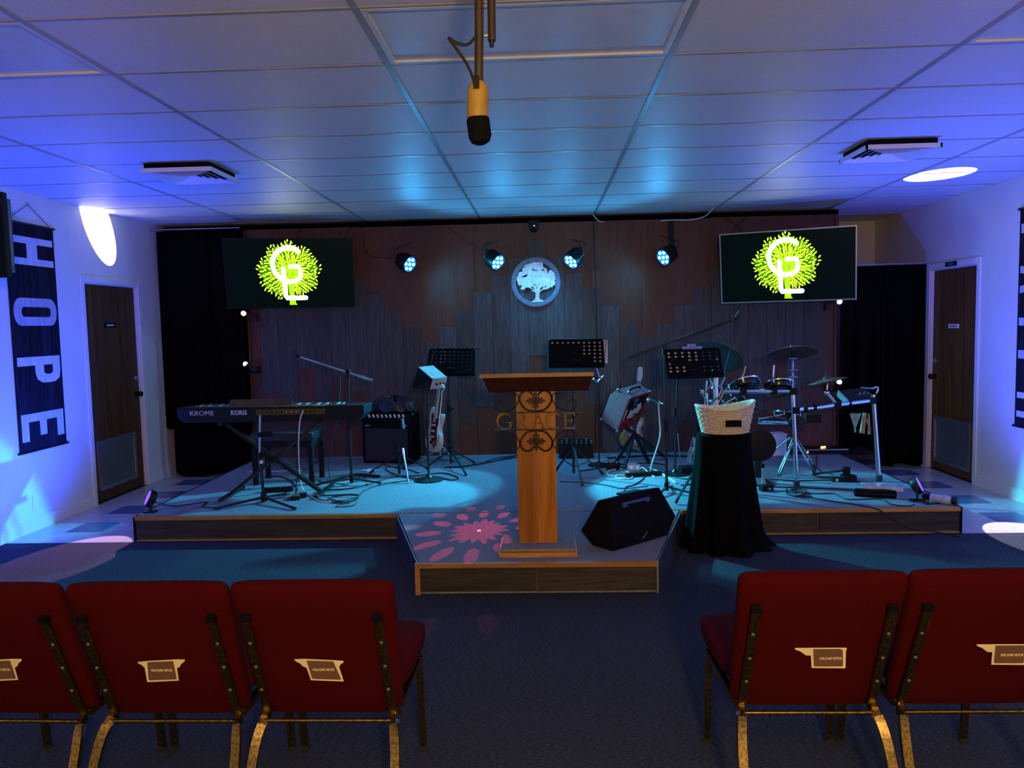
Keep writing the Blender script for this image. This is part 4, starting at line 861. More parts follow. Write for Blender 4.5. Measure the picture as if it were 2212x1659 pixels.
# keyboard on its X stand
KY = 6.20
t = thing('keyboard_synth', 'long black keyboard with KORG and KROME on its rear panel', 'keyboard', (-2.1, 6.4, 0.76))
a = V((-2.99, 6.2, 0.944)); b = V((-1.449, 6.2, 0.959)); a2 = V((-2.947, 6.2, 0.822)); b2 = V((-1.514, 6.2, 0.84))
zt_ = (a.z + b.z) / 2; zb_ = (a2.z + b2.z) / 2
zt_, zb_ = zt_, zt_ - 0.115
a.z = b.z = zt_; D_ = V((0, 0.30, 0))
prof = [(a.x, zt_), (b.x, zt_), (b.x - 0.004, zb_ + 0.05), (b.x - 0.05, zb_), (a.x + 0.05, zb_), (a.x + 0.006, zb_ + 0.045)]
MB().prism([(x, KY, z) for x, z in prof], D_).build('case', mat('keyboard_black', (0.008, 0.009, 0.014), 0.5, spec=0.15), t, False, 0.004)
for x in (a.x + 0.012, b.x - 0.012): MB().bb((x - 0.010, KY + 0.01, zt_), (x + 0.010, KY + 0.29, zt_ + 0.004)).build('end_cheek', M_BLKP, t)
wk = boxmesh('white_key', (0.0225, 0.14, 0.010)); wk.materials.append(M_WHITE)
bk_ = boxmesh('black_key', (0.011, 0.09, 0.010)); bk_.materials.append(M_BLKP)
for k in range(52):
    x = a.x + 0.10 + k * 0.0236; piece('white_key', wk, M_WHITE, t, (x, KY + 0.22, zt_ + 0.002))
    if k % 7 in (0, 2, 3, 5, 6): piece('black_key', bk_, M_BLKP, t, (x + 0.0118, KY + 0.195, zt_ + 0.010))
MB().bb((a.x + 0.02, KY + 0.005, zt_), (b.x - 0.02, KY + 0.13, zt_ + 0.006)).build('control_panel', M_BLKP, t)
M_OLIVE = mat('olive_panel', (0.08, 0.06, 0.008), 0.6, spec=0.2)
p0 = V((-2.332, 6.197, 0.929)); p1 = V((-1.765, 6.197, 0.874))
ip = MB().bb((p0.x, KY - 0.003, zt_ - 0.060), (p1.x, KY, zt_ - 0.014)).build('jack_panel', M_OLIVE, t)
for k in range(12): MB().cyl((p0.x + 0.05 + k * 0.04, KY - 0.006, zt_ - 0.037), (p0.x + 0.05 + k * 0.04, KY - 0.003, zt_ - 0.037), 0.007, n=10).build('jack_socket', M_STEEL if k in (5, 6, 7) else M_BLKP, ip)
for body, px0, sz, bo in (('KROME', V((-2.781, 6.2, 0.903)).x, 0.052, 0.0), ('KORG', V((-2.475, 6.2, 0.909)).x, 0.050, 0.0016)):
    text('logo_%s' % body.lower(), body, (px0, KY - 0.0015, zt_ - 0.038), (1, 0, 0), (0, 0, 1), sz, 0.002, mat('logo_white', (0.55, 0.56, 0.60), 0.4), t, 'CENTER', bo, 1.15 if body == 'KROME' else 0.95)
p0 = V((-2.604, 6.3, 0.976)); p1 = V((-2.074, 6.3, 0.982))
mr_ = MB(); mr_.prism([(p0.x, 6.30, zt_ + 0.006), (p1.x, 6.30, zt_ + 0.006), (p1.x + 0.0, 6.36, zt_ + 0.055), (p0.x + 0.0, 6.36, zt_ + 0.055)], (0, 0.006, 0.0)).build('music_rest', M_OLIVE, t)
for k in range(5): MB().cyl((b.x - 0.42 + k * 0.022, KY + 0.03, zt_), (b.x - 0.42 + k * 0.022, KY + 0.03, zt_ + 0.014), 0.005, n=8).build('panel_knob', M_STEEL, t)
t = thing('keyboard_stand', 'black folding X stand under the keyboard', 'stand', (-2.25, 6.4, SH))
tl = V((-2.647, 6.33, 0.823)); tr_ = V((-1.858, 6.37, 0.821)); bl_ = V((-2.64, 6.161, 0.21)); br_ = V((-1.874, 6.45, 0.21)); bl_.y = 6.31; br_.y = 6.39
tl.z = tr_.z = zb_ - 0.018
MB().bar(tl, br_, 0.026, 0.045, V((0, 1, 0))).build('cross_tube', M_BLK, t); MB().bar(tr_, bl_, 0.026, 0.045, V((0, 1, 0))).build('cross_tube', M_BLK, t)
cc = (tl + br_ + tr_ + bl_) / 4; MB().cyl(cc - V((0, 0.07, 0)), cc + V((0, 0.05, 0)), 0.032, n=14).build('pivot_disc', M_BLKP, t, True)
for p in (tl, tr_): MB().bar(p + V((0, -0.10, 0)), p + V((0, 0.22, 0)), 0.028, 0.028).build('support_arm', M_BLK, t)
for p in (bl_, br_):
    f = MB().bar(p + V((0, -0.16, 0)), p + V((0, 0.30, 0)), 0.026, 0.026).build('foot_bar', M_BLK, t)
    for dy in (-0.16, 0.30): MB().cyl(p + V((0, dy - 0.02, 0)), p + V((0, dy + 0.02, 0)), 0.017, n=10).build('foot_cap', M_RUB, f)

# microphone stand in front of the keyboard
t = thing('microphone_stand', 'dark microphone stand in front of the keyboard with spread legs', 'microphone stand', (-2.27, 6.12, SH))
pole(t, (-2.272, 6.12, SH + 0.03), (-2.29, 6.12, 0.60), 0.013); pole(t, (-2.29, 6.12, 0.58), (-2.271, 6.12, 0.9), 0.009, M_STEEL, 'upper_pole')
MB().cyl((-2.289, 6.12, 0.545), (-2.291, 6.12, 0.60), 0.018, n=12).build('clutch', M_BLKP, t, True); MB().cyl((-2.281, 6.12, 0.51), (-2.281, 6.12, 0.535), 0.0145, n=12).build('white_tape', M_WHITE, t)
MB().cyl((-2.28, 6.10, 0.745), (-2.18, 6.10, 0.750), 0.020, n=12).build('side_knob', M_BLKP, t, True)
h_ = V((-2.272, 6.12, SH + 0.045)); MB().cyl(h_ - V((0, 0, 0.035)), h_ + V((0, 0, 0.03)), 0.024, n=12).build('hub', M_BLKP, t)
for f in ((-2.575, 5.873, 0.202), (-1.926, 5.84, 0.202), (-2.16, 6.40, 0.202)):
    f = V(f); l = MB().bar(h_, f, 0.018, 0.014).build('leg', M_BLK, t); MB().cyl(f + (h_ - f).normalized() * 0.05, f, 0.013, n=8).build('rubber_foot', M_RUB, l)
# boom microphone stand behind the keyboard
def boom_stand(label, x, y, top, tip, tail, boom_m, feet, zh=0.30, low=True):
    t = thing('boom_stand', label, 'microphone stand', (x, y, SH))
    top = V(top); tip = V(tip); tail = V(tail)
    pole(t, (x, y, SH + 0.02), (x, y, SH + 0.55), 0.012); pole(t, (x, y, SH + 0.5), top, 0.008, M_BLK, 'upper_pole')
    MB().cyl((x, y, SH + 0.50), (x, y, SH + 0.60), 0.017, n=10).build('clutch', M_BLKP, t, True)
    MB().cyl(top - V((0, 0, 0.06)), top + V((0, 0, 0.01)), 0.013, n=10).build('swivel_post', M_BLKP, t, True)
    MB().cyl(top + V((0, -0.025, 0)), top + V((0, 0.025, 0)), 0.020, n=12).build('swivel_knob', M_BLKP, t, True)
    pole(t, tail, tip, 0.0095, boom_m, 'boom_arm'); d = (tip - tail).normalized()
    MB().cyl(tail, tail + d * 0.14, 0.014, n=10).build('boom_grip', boom_m, t, True)
    c = tip + d * 0.02
    MB().tube([c, c + d * 0.03, c + d * 0.045 + V((0, 0, 0.03))], 0.010, 8).build('microphone_clip', M_BLKP, t, True)
    MB().cyl(c + d * 0.02 + V((0, 0, 0.01)), c + d * 0.05 + V((0, 0, 0.045)), 0.014, n=10).build('clip_cup', M_BLK, t, True)
    tripod(t, x, y, zh, feet, 0.009, M_BLK, low); return t
boom_stand('boom microphone stand with cyan-lit arm behind the keyboard', -1.714, 6.76, (-1.708, 6.76, 1.203), (-2.122, 6.76, 1.333), (-1.49, 6.76, 1.117), M_CHROME, [(-2.02, 6.70), (-1.45, 6.75), (-1.66, 7.05)], 0.25, False)

# bench, rug
t = thing('piano_bench', 'black piano bench standing behind the keyboard', 'bench', (-2.35, 7.0, SH))
MB().bb((-2.63, 6.80, 0.585), (-2.06, 7.18, 0.66)).build('cushion', mat('black_vinyl', (0.012, 0.013, 0.018), 0.35), t, False, 0.012)
MB().bb((-2.61, 6.82, 0.53), (-2.08, 7.16, 0.585)).build('apron', M_BLKP, t)
for x, y in ((-2.60, 6.83), (-2.09, 6.83), (-2.60, 7.15), (-2.09, 7.15)): MB().box((x, y, (SH + 0.53) / 2), (0.04, 0.04, 0.53 - SH)).build('leg', M_BLKP, t)
t = thing('zigzag_mat', 'small dark mat with pale zigzag stripes behind the bench', 'rug', (-2.62, 7.8, SH))
MB().bb((-2.90, 7.46, SH), (-2.37, 8.22, SH + 0.008)).build('backing', mat('mat_dark', (0.03, 0.035, 0.05), 0.9), t)
M_MATL = mat('mat_pale', (0.42, 0.42, 0.44), 0.9)
for q in range(7):
    b = MB(); pts = [(-2.88 + k * 0.072, 7.56 + q * 0.095 + (0.035 if k % 2 else -0.035)) for k in range(8)]
    strip(b, pts, 0.014, lambda p: V((p.x, p.y, SH + 0.0095))); b.build('zigzag_stripe', M_MATL, t)
MB().bb((-2.90, 7.455, SH), (-2.37, 7.485, SH + 0.010)).build('pale_border', M_MATL, t)

# bass amplifier with a jacket on it
t = thing('bass_amplifier', 'black combo amplifier with white knobs behind the small tripod', 'amplifier', (-1.55, 7.95, SH))
rz = Matrix.Rotation(R(-10), 3, 'Z'); A0 = V((-1.585, 7.98, SH)); ap = lambda x, y, z: A0 + rz @ V((x, y, z))
pr = [(-0.15, 0.0), (-0.15, 0.43), (-0.07, 0.50), (0.15, 0.50), (0.15, 0.0)]
MB().prism([ap(-0.26, y, z + 0.004) for y, z in pr], rz @ V((0.52, 0, 0))).build('cabinet', M_BLKM, t, False, 0.005)
MB().prism([ap(-0.23, -0.152, 0.03), ap(0.23, -0.152, 0.03), ap(0.23, -0.152, 0.36), ap(-0.23, -0.152, 0.36)], rz @ V((0, -0.006, 0))).build('grille', mat('amp_grille', (0.014, 0.014, 0.018), 0.8, scale=300, bump=0.5), t)
for k in range(9): MB().cyl(ap(-0.19 + k * 0.046, -0.112, 0.472), ap(-0.19 + k * 0.046, -0.132, 0.497), 0.012, 0.010, 10).build('control_knob', M_WHITE, t, True)
for x in (-0.2, 0.2): MB().box(ap(x, -0.153, 0.39), (0.05, 0.008, 0.012), rz).build('badge', M_STEEL, t)
for x, z in ((-0.255, 0.495), (0.255, 0.495)): MB().ball(ap(x, -0.06, z), 0.014, 8).build('metal_corner', M_STEEL, t)
jk = MB(); rnd = random.Random(5)
def fj(u, v):
    a = u * 2 * math.pi; rr = 0.20 * math.sin(min(1, v * 1.05) * math.pi / 2) if v > 0 else 0.002
    h = 0.15 * (1 - v ** 2) + 0.022 * math.sin(7 * a + 5 * v) * (0.3 + v) + 0.018 * math.sin(13 * u * 6.28 - 9 * v)
    return ap(0.02 + rr * 1.05 * math.cos(a) + 0.02 * math.sin(3 * a), 0.03 + rr * 0.55 * math.sin(a), 0.515 + max(0.0, h))
tag(jk.grid(fj, 60, 16, True).build('jacket', mat('black_nylon', (0.010, 0.011, 0.014), 0.35), None, True), 'crumpled black jacket lying on the combo amplifier', 'jacket')

# little tripod with chrome rod and microphone in front of the amplifier
t = thing('low_microphone_stand', 'short black tripod with a leaning chrome rod before the amplifier', 'microphone stand', (-1.33, 7.1, SH))
pole(t, (-1.36, 7.15, SH + 0.02), (-1.36, 7.15, 0.47), 0.012); tripod(t, -1.36, 7.15, 0.40, [(-1.66, 7.25), (-1.12, 7.38), (-1.36, 7.42)], 0.009)
pole(t, (-1.298, 7.05, 0.439), (-1.216, 6.803, 0.2), 0.009, M_CHROME, 'chrome_leg'); MB().cyl((-1.299, 7.06, 0.468), (-1.295, 7.05, 0.409), 0.017, n=10).build('collar', M_CHROME, t, True)
pole(t, (-1.36, 7.15, 0.46), (-1.306, 7.1, 0.733), 0.006, M_BLK, 'upper_pole'); MB().cyl((-1.306, 7.1, 0.733), (-1.3, 7.12, 0.644), 0.013, n=10).build('microphone_clip', M_STEEL, t, True)

# small personal monitor on a round-base stand
t = thing('personal_monitor', 'small slanted monitor speaker on a round-base stand left of the pulpit', 'speaker', (-1.05, 6.9, SH))
MB().lathe((-1.05, 6.92, SH), (0, 0, 1), [(0.128, 0), (0.128, 0.012), (0.10, 0.022), (0.03, 0.034), (0.012, 0.06)], 28).build('round_base', M_BLK, t, True)
pole(t, (-1.05, 6.92, SH + 0.04), (-1.05, 6.92, 0.70), 0.010); pole(t, (-1.05, 6.92, 0.68), (-1.031, 6.92, 1.022), 0.008, M_BLK, 'upper_pole')
MB().cyl((-1.05, 6.92, 0.66), (-1.05, 6.92, 0.74), 0.015, n=10).build('clutch', M_BLKP, t, True)
A, D, E, G = V((-1.122, 6.95, 1.211)), V((-0.978, 6.8, 1.113)), V((-1.005, 6.8, 1.027)), V((-1.2, 7.03, 1.024)); ex = V((0.128, 0.08, 0.008))
MB().prism([A, D, E, G], ex).build('shell', M_BLKP, t, False, 0.004)
nA = (D - A).cross(ex).normalized(); nA = nA if nA.z > 0 else -nA
M_PALE = mat('pale_grille', (0.42, 0.45, 0.48), 0.4)
for k in range(9): MB().bar(A + ex * (0.07 + 0.107 * k) + nA * 0.004, D + ex * (0.07 + 0.107 * k) + nA * 0.004, 0.009, 0.009, nA).build('grille_fin', M_PALE, t)
nE = (E - D).cross(ex).normalized(); nE = nE if nE.y < 0 else -nE
MB().prism([D + ex * 0.04 + nE * 0.001, D + ex * 0.96 + nE * 0.001, E + ex * 0.96 + nE * 0.001, E + ex * 0.04 + nE * 0.001], nE * 0.004).build('rear_plate', M_PALE, t)
for q, w_ in ((0.35, 0.010), (0.62, 0.010), (0.82, 0.007)): MB().cyl((D + E) / 2 + ex * q, (D + E) / 2 + ex * q + nE * 0.02, w_, n=10).build('rear_jack', M_BLKP, t)
MB().tube(spl([(D + E) / 2 + ex * 0.62 + nE * 0.02, (D + E) / 2 + ex * 0.7 + nE * 0.06 - V((0, 0, 0.03)), (-0.897, 6.85, 1.005), (-0.915, 6.9, 0.897), (-0.964, 6.95, 0.598)], 5), 0.004, 6).build('signal_lead', M_WHITE, t, True)

# ------------------------------------------------------------ music stands
def music_stand(label, TL, TR, BL, foot, feet, holes_on, zh, m_clip=None, cols=10, rows=6, r=0.0105):
    TL = V(TL); TR = V(TR); BL = V(BL); W = (TR - TL).length; ux = (TR - TL).normalized(); uy = TL - BL; uy = uy - ux * uy.dot(ux); H = uy.length; uy.normalize()
    fx, fy = foot; t = thing('music_stand', label, 'music stand', (fx, fy, SH), 'black music stands'); n = ux.cross(uy)
    loops = [[(0, 0), (W, 0), (W, H - 0.02), (W - 0.02, H), (0.02, H), (0, H - 0.02)]]
    for j in range(rows):
        for i in range(cols):
            if holes_on(i, j): loops.append(ring(r, 10, 0.035 + i * (W - 0.07) / (cols - 1), H - 0.035 - j * (H - 0.08) / (rows - 1), 1, 0.8)[::-1])
    flat('desk', loops, BL, ux, uy, 0.003, M_BLKM, t)
    MB().bar(BL + n * -0.02, BL + ux * W + n * -0.02, 0.05, 0.004, uy).build('ledge', M_BLKM, t)
    MB().tube([BL, TL - uy * 0.01, TL + ux * 0.01 + uy * 0.0, TR - ux * 0.01, TR - uy * 0.01, BL + ux * W], 0.0035, 6).build('desk_rim', M_BLK, t)
    c = BL + ux * W / 2 + uy * 0.05; MB().cyl(c + n * 0.01, V((fx, fy, c.z - 0.06)), 0.014, n=10).build('tilt_head', M_BLK, t)
    MB().cyl(c + n * 0.012 - ux * 0.035, c + n * 0.012 + ux * 0.035, 0.010, n=10).build('tilt_knob', M_BLKP, t)
    pole(t, (fx, fy, SH + 0.03), (fx, fy, 0.78), 0.0125); pole(t, (fx, fy, 0.74), (fx, fy, c.z - 0.05), 0.009, M_BLK, 'upper_pole')
    MB().cyl((fx, fy, 0.73), (fx, fy, 0.80), 0.018, n=10).build('clutch', M_BLKP, t, True); MB().cyl((fx, fy, 0.765), (fx + 0.045, fy - 0.02, 0.765), 0.009, n=8).build('clutch_knob', M_BLKP, t)
    tripod(t, fx, fy, zh, feet, 0.0095); return t, TL, TR, BL, ux, uy, n, W, H
t1 = music_stand('black perforated music stand left of the pulpit', (-1.055, 7.62, 1.361), (-0.599, 7.62, 1.351), (-1.119, 7.48, 1.125), (-0.93, 7.62), [(-0.73, 7.10), (-0.70, 7.70), (-1.15, 7.50)], lambda i, j: j < 4 or i in (0, 8, 9), 0.36)
for k in (0.70, 0.80): MB().tube([t1[1] + t1[4] * t1[7] * k + V((0, 0, 0.0)), t1[1] + t1[4] * (t1[7] * k + 0.01) + V((0, -0.02, 0.025)), t1[1] + t1[4] * (t1[7] * k + 0.02) + V((0, 0, 0))], 0.005, 6).build('page_clip', M_CHROME, t1[0])
t2_ = music_stand('black perforated music stand behind the pulpit holding white pages', (0.075, 7.02, 1.44), (0.569, 7.02, 1.434), (0.05, 6.92, 1.204), (0.262, 7.02), [(0.316, 6.56), (0.53, 7.03), (0.10, 7.20)], lambda i, j: j == 0 or (j < 4 and i > 5) or i > 7, 0.47)
_, TL, TR, BL, ux, uy, n, W, H = t2_
bk2 = thing('page_binder', 'white pages and folder leaning on the music stand behind the pulpit', 'sheet music', BL - n * 0.02)
MB().prism([BL - n * 0.009 + ux * 0.02 + uy * 0.004, BL - n * 0.009 + ux * (W + 0.03) + uy * 0.03, BL - n * 0.009 + ux * (W + 0.035) + uy * (H - 0.005), BL - n * 0.009 + ux * 0.02 + uy * (H - 0.005)], -n * 0.010).build('pages', mat('page_white', (0.75, 0.75, 0.76), 0.7), bk2)
MB().prism([BL - n * 0.004 + ux * 0.03 + uy * 0.004, BL - n * 0.004 + ux * (W * 0.55) + uy * 0.004, BL - n * 0.004 + ux * (W * 0.55) + uy * (H * 0.80), BL - n * 0.004 + ux * 0.03 + uy * (H * 0.80)], -n * 0.003).build('folder', M_BLKM, bk2)
t3_ = music_stand('black perforated music stand with a clip in front of the drum kit', (1.027, 6.12, 1.363), (1.468, 6.16, 1.367), (0.952, 6.02, 1.151), (1.215, 6.12), [(0.99, 5.88), (1.30, 5.90), (1.28, 6.38)], lambda i, j: (j < 2) or (j == 2 and i > 2) or (j == 3 and i < 1) or (j > 3 and (i < 3 or i > 4)), 0.47, cols=8, rows=6, r=0.0115)
_, TL, TR, BL, ux, uy, n, W, H = t3_
cb = thing('clipboard', 'pale sheets on a clipboard resting on the music stand by the drums', 'clipboard', BL - n * 0.02)
MB().prism([BL - n * 0.006 + ux * 0.02 + uy * 0.004, BL - n * 0.006 + ux * W * 0.62 + uy * 0.004, BL - n * 0.006 + ux * W * 0.62 + uy * H, BL - n * 0.006 + ux * 0.02 + uy * H], -n * 0.006).build('sheets', mat('sheet_grey', (0.62, 0.58, 0.55), 0.8), cb)
cc = TL + ux * 0.14 + uy * 0.004
MB().bar(cc - ux * 0.075, cc + ux * 0.075, 0.012, 0.022, uy).build('clip_bar', M_STEEL, cb); MB().bar(cc - ux * 0.03 + uy * 0.02, cc + ux * 0.03 + uy * 0.02, 0.012, 0.024, uy).build('clip_lever', M_STEEL, cb)

# ------------------------------------------------------------ guitars
def guitar(name, label, P, up_v, side_v, body_m, guard_m, scale=1.0, inline=True, neck_m=None, L=0.62):
    """P = body bottom, up_v = along the neck, side_v = across the body; front faces -y side"""
    up_v = V(up_v).normalized(); side_v = V(side_v); side_v = (side_v - up_v * side_v.dot(up_v)).normalized(); n = side_v.cross(up_v)
    if n.y > 0: n = -n
    t = thing(name, label, 'guitar', P); P = V(P); s = scale
    f = lambda x, y, d=0.0: P + side_v * (x * s) + up_v * (y * s) + n * d
    out = [(0, 0), (.08, .005), (.14, .04), (.165, .10), (.15, .17), (.115, .22), (.11, .27), (.135, .33), (.14, .38), (.115, .40), (.085, .37), (.05, .34), (.03, .335), (-.03, .335), (-.045, .37), (-.06, .43), (-.09, .455), (-.125, .43), (-.135, .36), (-.115, .28), (-.12, .22), (-.155, .16), (-.17, .10), (-.145, .04), (-.08, .005)]
    Q = [(p.x, p.y) for p in spl([(x, y, 0) for x, y in out + [out[0]]], 3)][:-1]
    flat('body', [Q], P, side_v * s, up_v * s, 0.044, body_m, t, None, 0.006)
    g = [(.05, .03), (.10, .06), (.11, .12), (.08, .18), (.075, .25), (.10, .32), (.10, .36), (.06, .345), (-.02, .335), (-.03, .37), (-.06, .40), (-.085, .36), (-.06, .27), (-.06, .16), (0, .10)]
    flat('pickguard', [g], f(0, 0, 0.024), side_v * s, up_v * s, 0.003, guard_m, t)
    for y in (.15, .21, .27): MB().bar(f(-.035, y, .028), f(.035, y + 0.004, .028), 0.008, 0.018, up_v).build('pickup', M_WHITE if guard_m is not M_CREAM else M_BLKP, t)
    MB().bar(f(-.03, .095, .028), f(.03, .095, .028), 0.010, 0.03, up_v).build('bridge', M_CHROME, t)
    for y in (.06, .085, .115): MB().cyl(f(.08, y, .024), f(.08, y, .04), 0.011 * s, n=10).build('control_knob', M_CHROME, t, True)
    nt_ = neck_m or M_CREAM; tot = .335 + L
    nk = MB().bar(f(0, .30, .020), f(0, tot, .020), 0.048, 0.020, n).build('neck', mat('rosewood', (0.20, 0.15, 0.11), 0.5) if neck_m is None else neck_m, t)
    for k in range(14):
        y = tot - (tot - .33) * (1 - 0.944 ** (k + 1)) * 1.35
        if y > 0.34: MB().bar(f(-.022, y, .031), f(.022, y, .031), 0.004, 0.003, n).build('fret', M_STEEL, nk)
    hd = [(-.022, 0), (.022, 0), (.03, .03), (.045, .05), (.035, .10), (.03, .15), (.025, .175), (0, .185), (-.025, .17), (-.028, .13), (-.03, .06)]
    h = flat('headstock', [hd], f(0, tot, .016), side_v * s, up_v * s, 0.016, nt_, t, None, 0.003)
    for k in range(6): MB().cyl(f(-.03, tot + .03 + k * .022, .016), f(-.052, tot + .03 + k * .022, .016), 0.006, n=8).build('tuner', M_CHROME, h)
    return t
M_TORT = mat('tortoise_red', (0.10, 0.012, 0.02), 0.25, scale=30, col2=(0.20, 0.03, 0.04))
guitar('bass_guitar', 'cream bass guitar with dark red pickguard on a stand behind the music stand', (-1.14, 7.86, 0.30), (0.13, 0.10, 0.98), (0.55, -0.84, 0), M_CREAM, M_TORT, 1.0, neck_m=mat('maple_neck', (0.45, 0.36, 0.2), 0.4), L=0.55)
def gstand(label, x, y, s=1):
    t = thing('guitar_stand', label, 'guitar stand', (x, y, SH))
    pole(t, (x, y + 0.10, SH + 0.03), (x, y + 0.13, 0.62), 0.009, M_STEEL, 'back_post')
    for dx in (-1, 1):
        MB().tube(spl([(x, y + 0.10, SH + 0.16), (x + dx * 0.10, y + 0.02, SH + 0.07), (x + dx * 0.16, y - 0.08, SH + 0.012)], 4), 0.009, 8).build('front_leg', M_STEEL, t, True)
        MB().tube(spl([(x, y + 0.09, SH + 0.11), (x + dx * 0.06, y + 0.02, SH + 0.09), (x + dx * 0.065, y - 0.08, SH + 0.09), (x + dx * 0.065, y - 0.09, SH + 0.13)], 4), 0.008, 8).build('cradle_arm', M_STEEL, t, True)
    MB().tube(spl([(x, y + 0.10, SH + 0.16), (x, y + 0.16, SH + 0.06), (x, y + 0.24, SH + 0.012)], 4), 0.009, 8).build('rear_leg', M_STEEL, t, True)
gstand('tubular guitar stand under the cream bass guitar', -1.09, 7.92)
M_BURST = mat('sunburst_lacquer', (0.22, 0.13, 0.02), 0.25, scale=4, col2=(0.45, 0.33, 0.06))
guitar('electric_guitar', 'sunburst electric guitar with pale headstock behind the red amplifier', (0.871, 7.86, 0.306), V((0.994, 7.96, 1.219)) - V((0.871, 7.86, 0.306)), (0.88, 0.47, 0), M_BURST, M_CREAM, 0.80, L=0.52, neck_m=None)
gstand('tubular guitar stand under the sunburst electric guitar', 0.88, 7.90)

# ------------------------------------------------------------ red guitar amplifier tipped back on a tripod
ac, aa, ab_ = V((-0.28, 0.40, -0.87)).normalized(), V((0.69, 0.72, 0.11)), None
aa = (aa - ac * aa.dot(ac)).normalized(); ab_ = aa.cross(ac).normalized(); P0 = V((0.798, 7.2, 0.879))
W_, H_, D2 = 0.32, 0.375, 0.215
am = lambda x, y, z: P0 + aa * x + ac * y + ab_ * z
M_REDT = mat('red_tolex', (0.13, 0.022, 0.036), 0.6, scale=160, bump=0.5, col2=(0.21, 0.042, 0.065)); M_REDB = mat('red_board', (0.24, 0.008, 0.012), 0.5)
t = thing('red_amplifier', 'red tolex guitar amplifier with chrome corners tipped back on a tripod', 'amplifier', am(W_ / 2, H_, D2 / 2))
prf = [(0, 0.006), (0, D2 * 0.72), (0.09, D2), (H_, D2), (H_, 0.006)]
MB().prism([am(0, y, z) for y, z in prf], aa * 0.012).build('side_panel', M_REDT, t); MB().prism([am(W_ - 0.012, y, z) for y, z in prf], aa * 0.012).build('side_panel', M_REDT, t)
MB().prism([am(0.012, 0, 0.006), am(W_ - 0.012, 0, 0.006), am(W_ - 0.012, 0, D2 * 0.72), am(0.012, 0, D2 * 0.72)], ac * 0.012).build('top_panel', M_REDT, t)
MB().prism([am(0.012, H_ - 0.012, 0.006), am(W_ - 0.012, H_ - 0.012, 0.006), am(W_ - 0.012, H_ - 0.012, D2), am(0.012, H_ - 0.012, D2)], ac * 0.012).build('bottom_panel', M_REDT, t)
MB().prism([am(0.012, 0.012, D2 * 0.7), am(W_ - 0.012, 0.012, D2 * 0.7), am(W_ - 0.012, H_ - 0.012, D2 * 0.9), am(0.012, H_ - 0.012, D2 * 0.9)], ab_ * 0.01).build('front_baffle', M_BLKM, t)
fr = MB()
for x0, y0, x1, y1 in ((0, 0, W_, 0.022), (0, H_ - 0.022, W_, H_), (0, 0.022, 0.022, H_ - 0.022), (W_ - 0.022, 0.022, W_, H_ - 0.022)):
    fr.prism([am(x0, y0, 0), am(x1, y0, 0), am(x1, y1, 0), am(x0, y1, 0)], ab_ * 0.012)
fr.build('rear_frame', M_REDB, t)
MB().prism([am(0.024, 0.024, 0.012), am(W_ - 0.024, 0.024, 0.012), am(W_ - 0.024, 0.15, 0.012), am(0.024, 0.15, 0.012)], ab_ * 0.01).build('chassis_panel', M_BLKP, t)
for k in range(4): MB().prism([am(0.10 + 0.012 * k, 0.045 + k * 0.024, 0.008), am(0.17 + 0.02 * (k % 2), 0.040 + k * 0.024, 0.008), am(0.165 + 0.02 * (k % 2), 0.052 + k * 0.024, 0.008), am(0.10 + 0.012 * k, 0.057 + k * 0.024, 0.008)], ab_ * 0.003).build('chassis_label', M_STEEL, t)
MB().prism([am(0.20, 0.125, 0.008), am(0.25, 0.115, 0.008), am(0.25, 0.14, 0.008), am(0.20, 0.15, 0.008)], ab_ * 0.003).build('white_label', M_WHITE, t)
cone = [(0.11, 0.27), (0.13, 0.175), (0.17, 0.20), (0.185, 0.165), (0.21, 0.185), (0.235, 0.15), (0.285, 0.155), (0.29, 0.20), (0.26, 0.25), (0.20, 0.275)]
flat('speaker_cone', [cone], am(0, 0, 0.02), aa, ac, 0.004, M_CREAM, t)
flat('side_cone_piece', [[(0.025, 0.15), (0.075, 0.15), (0.07, 0.28), (0.025, 0.28)]], am(0, 0, 0.02), aa, ac, 0.004, M_CREAM, t)
MB().prism([am(0.024, 0.285, 0.014), am(W_ - 0.024, 0.27, 0.014), am(W_ - 0.024, H_ - 0.022, 0.014), am(0.024, H_ - 0.022, 0.014)], ab_ * 0.008).build('rear_board', M_REDB, t)
for x, y, z in ((0, 0, 0.01), (W_, 0, 0.01), (0, H_, 0.01), (0, H_, D2), (W_, H_, 0.01), (0, 0, D2 * 0.72)): MB().ball(am(x, y, z), 0.016, 8).build('corner_cap', M_CHROME, t, True)
MB().tube(spl([am(0.07, -0.002, 0.08), am(0.10, -0.03, 0.08), am(0.22, -0.03, 0.08), am(0.25, -0.002, 0.08)], 4), 0.010, 8).build('carry_handle', M_BLKP, t, True)
for x in (0.07, 0.25): MB().ball(am(x, -0.004, 0.08), 0.014, 8).build('handle_end', M_CHROME, t)
ts = thing('amplifier_stand', 'black tripod amplifier stand under the red amplifier', 'stand', (0.86, 7.5, SH))
hub = V((0.86, 7.42, 0.52))
for f in ((0.70, 7.62), (1.02, 7.62), (1.22, 7.86), (0.74, 7.26)): MB().bar(hub, (f[0], f[1], SH + 0.016), 0.030, 0.022).build('leg', M_BLK, ts)
MB().bar(am(W_ * .45, H_ + 0.012, 0.02), am(W_ * .45, H_ + 0.012, D2 + 0.01), 0.20, 0.012).build('tray', M_BLK, ts)
MB().bar(hub, am(W_ * .45, H_ + 0.016, D2 / 2), 0.03, 0.03).build('neck', M_BLK, ts); MB().bar(hub, am(W_ * .55, H_ * 0.55, -0.012), 0.03, 0.014).build('back_bar', M_BLK, ts)

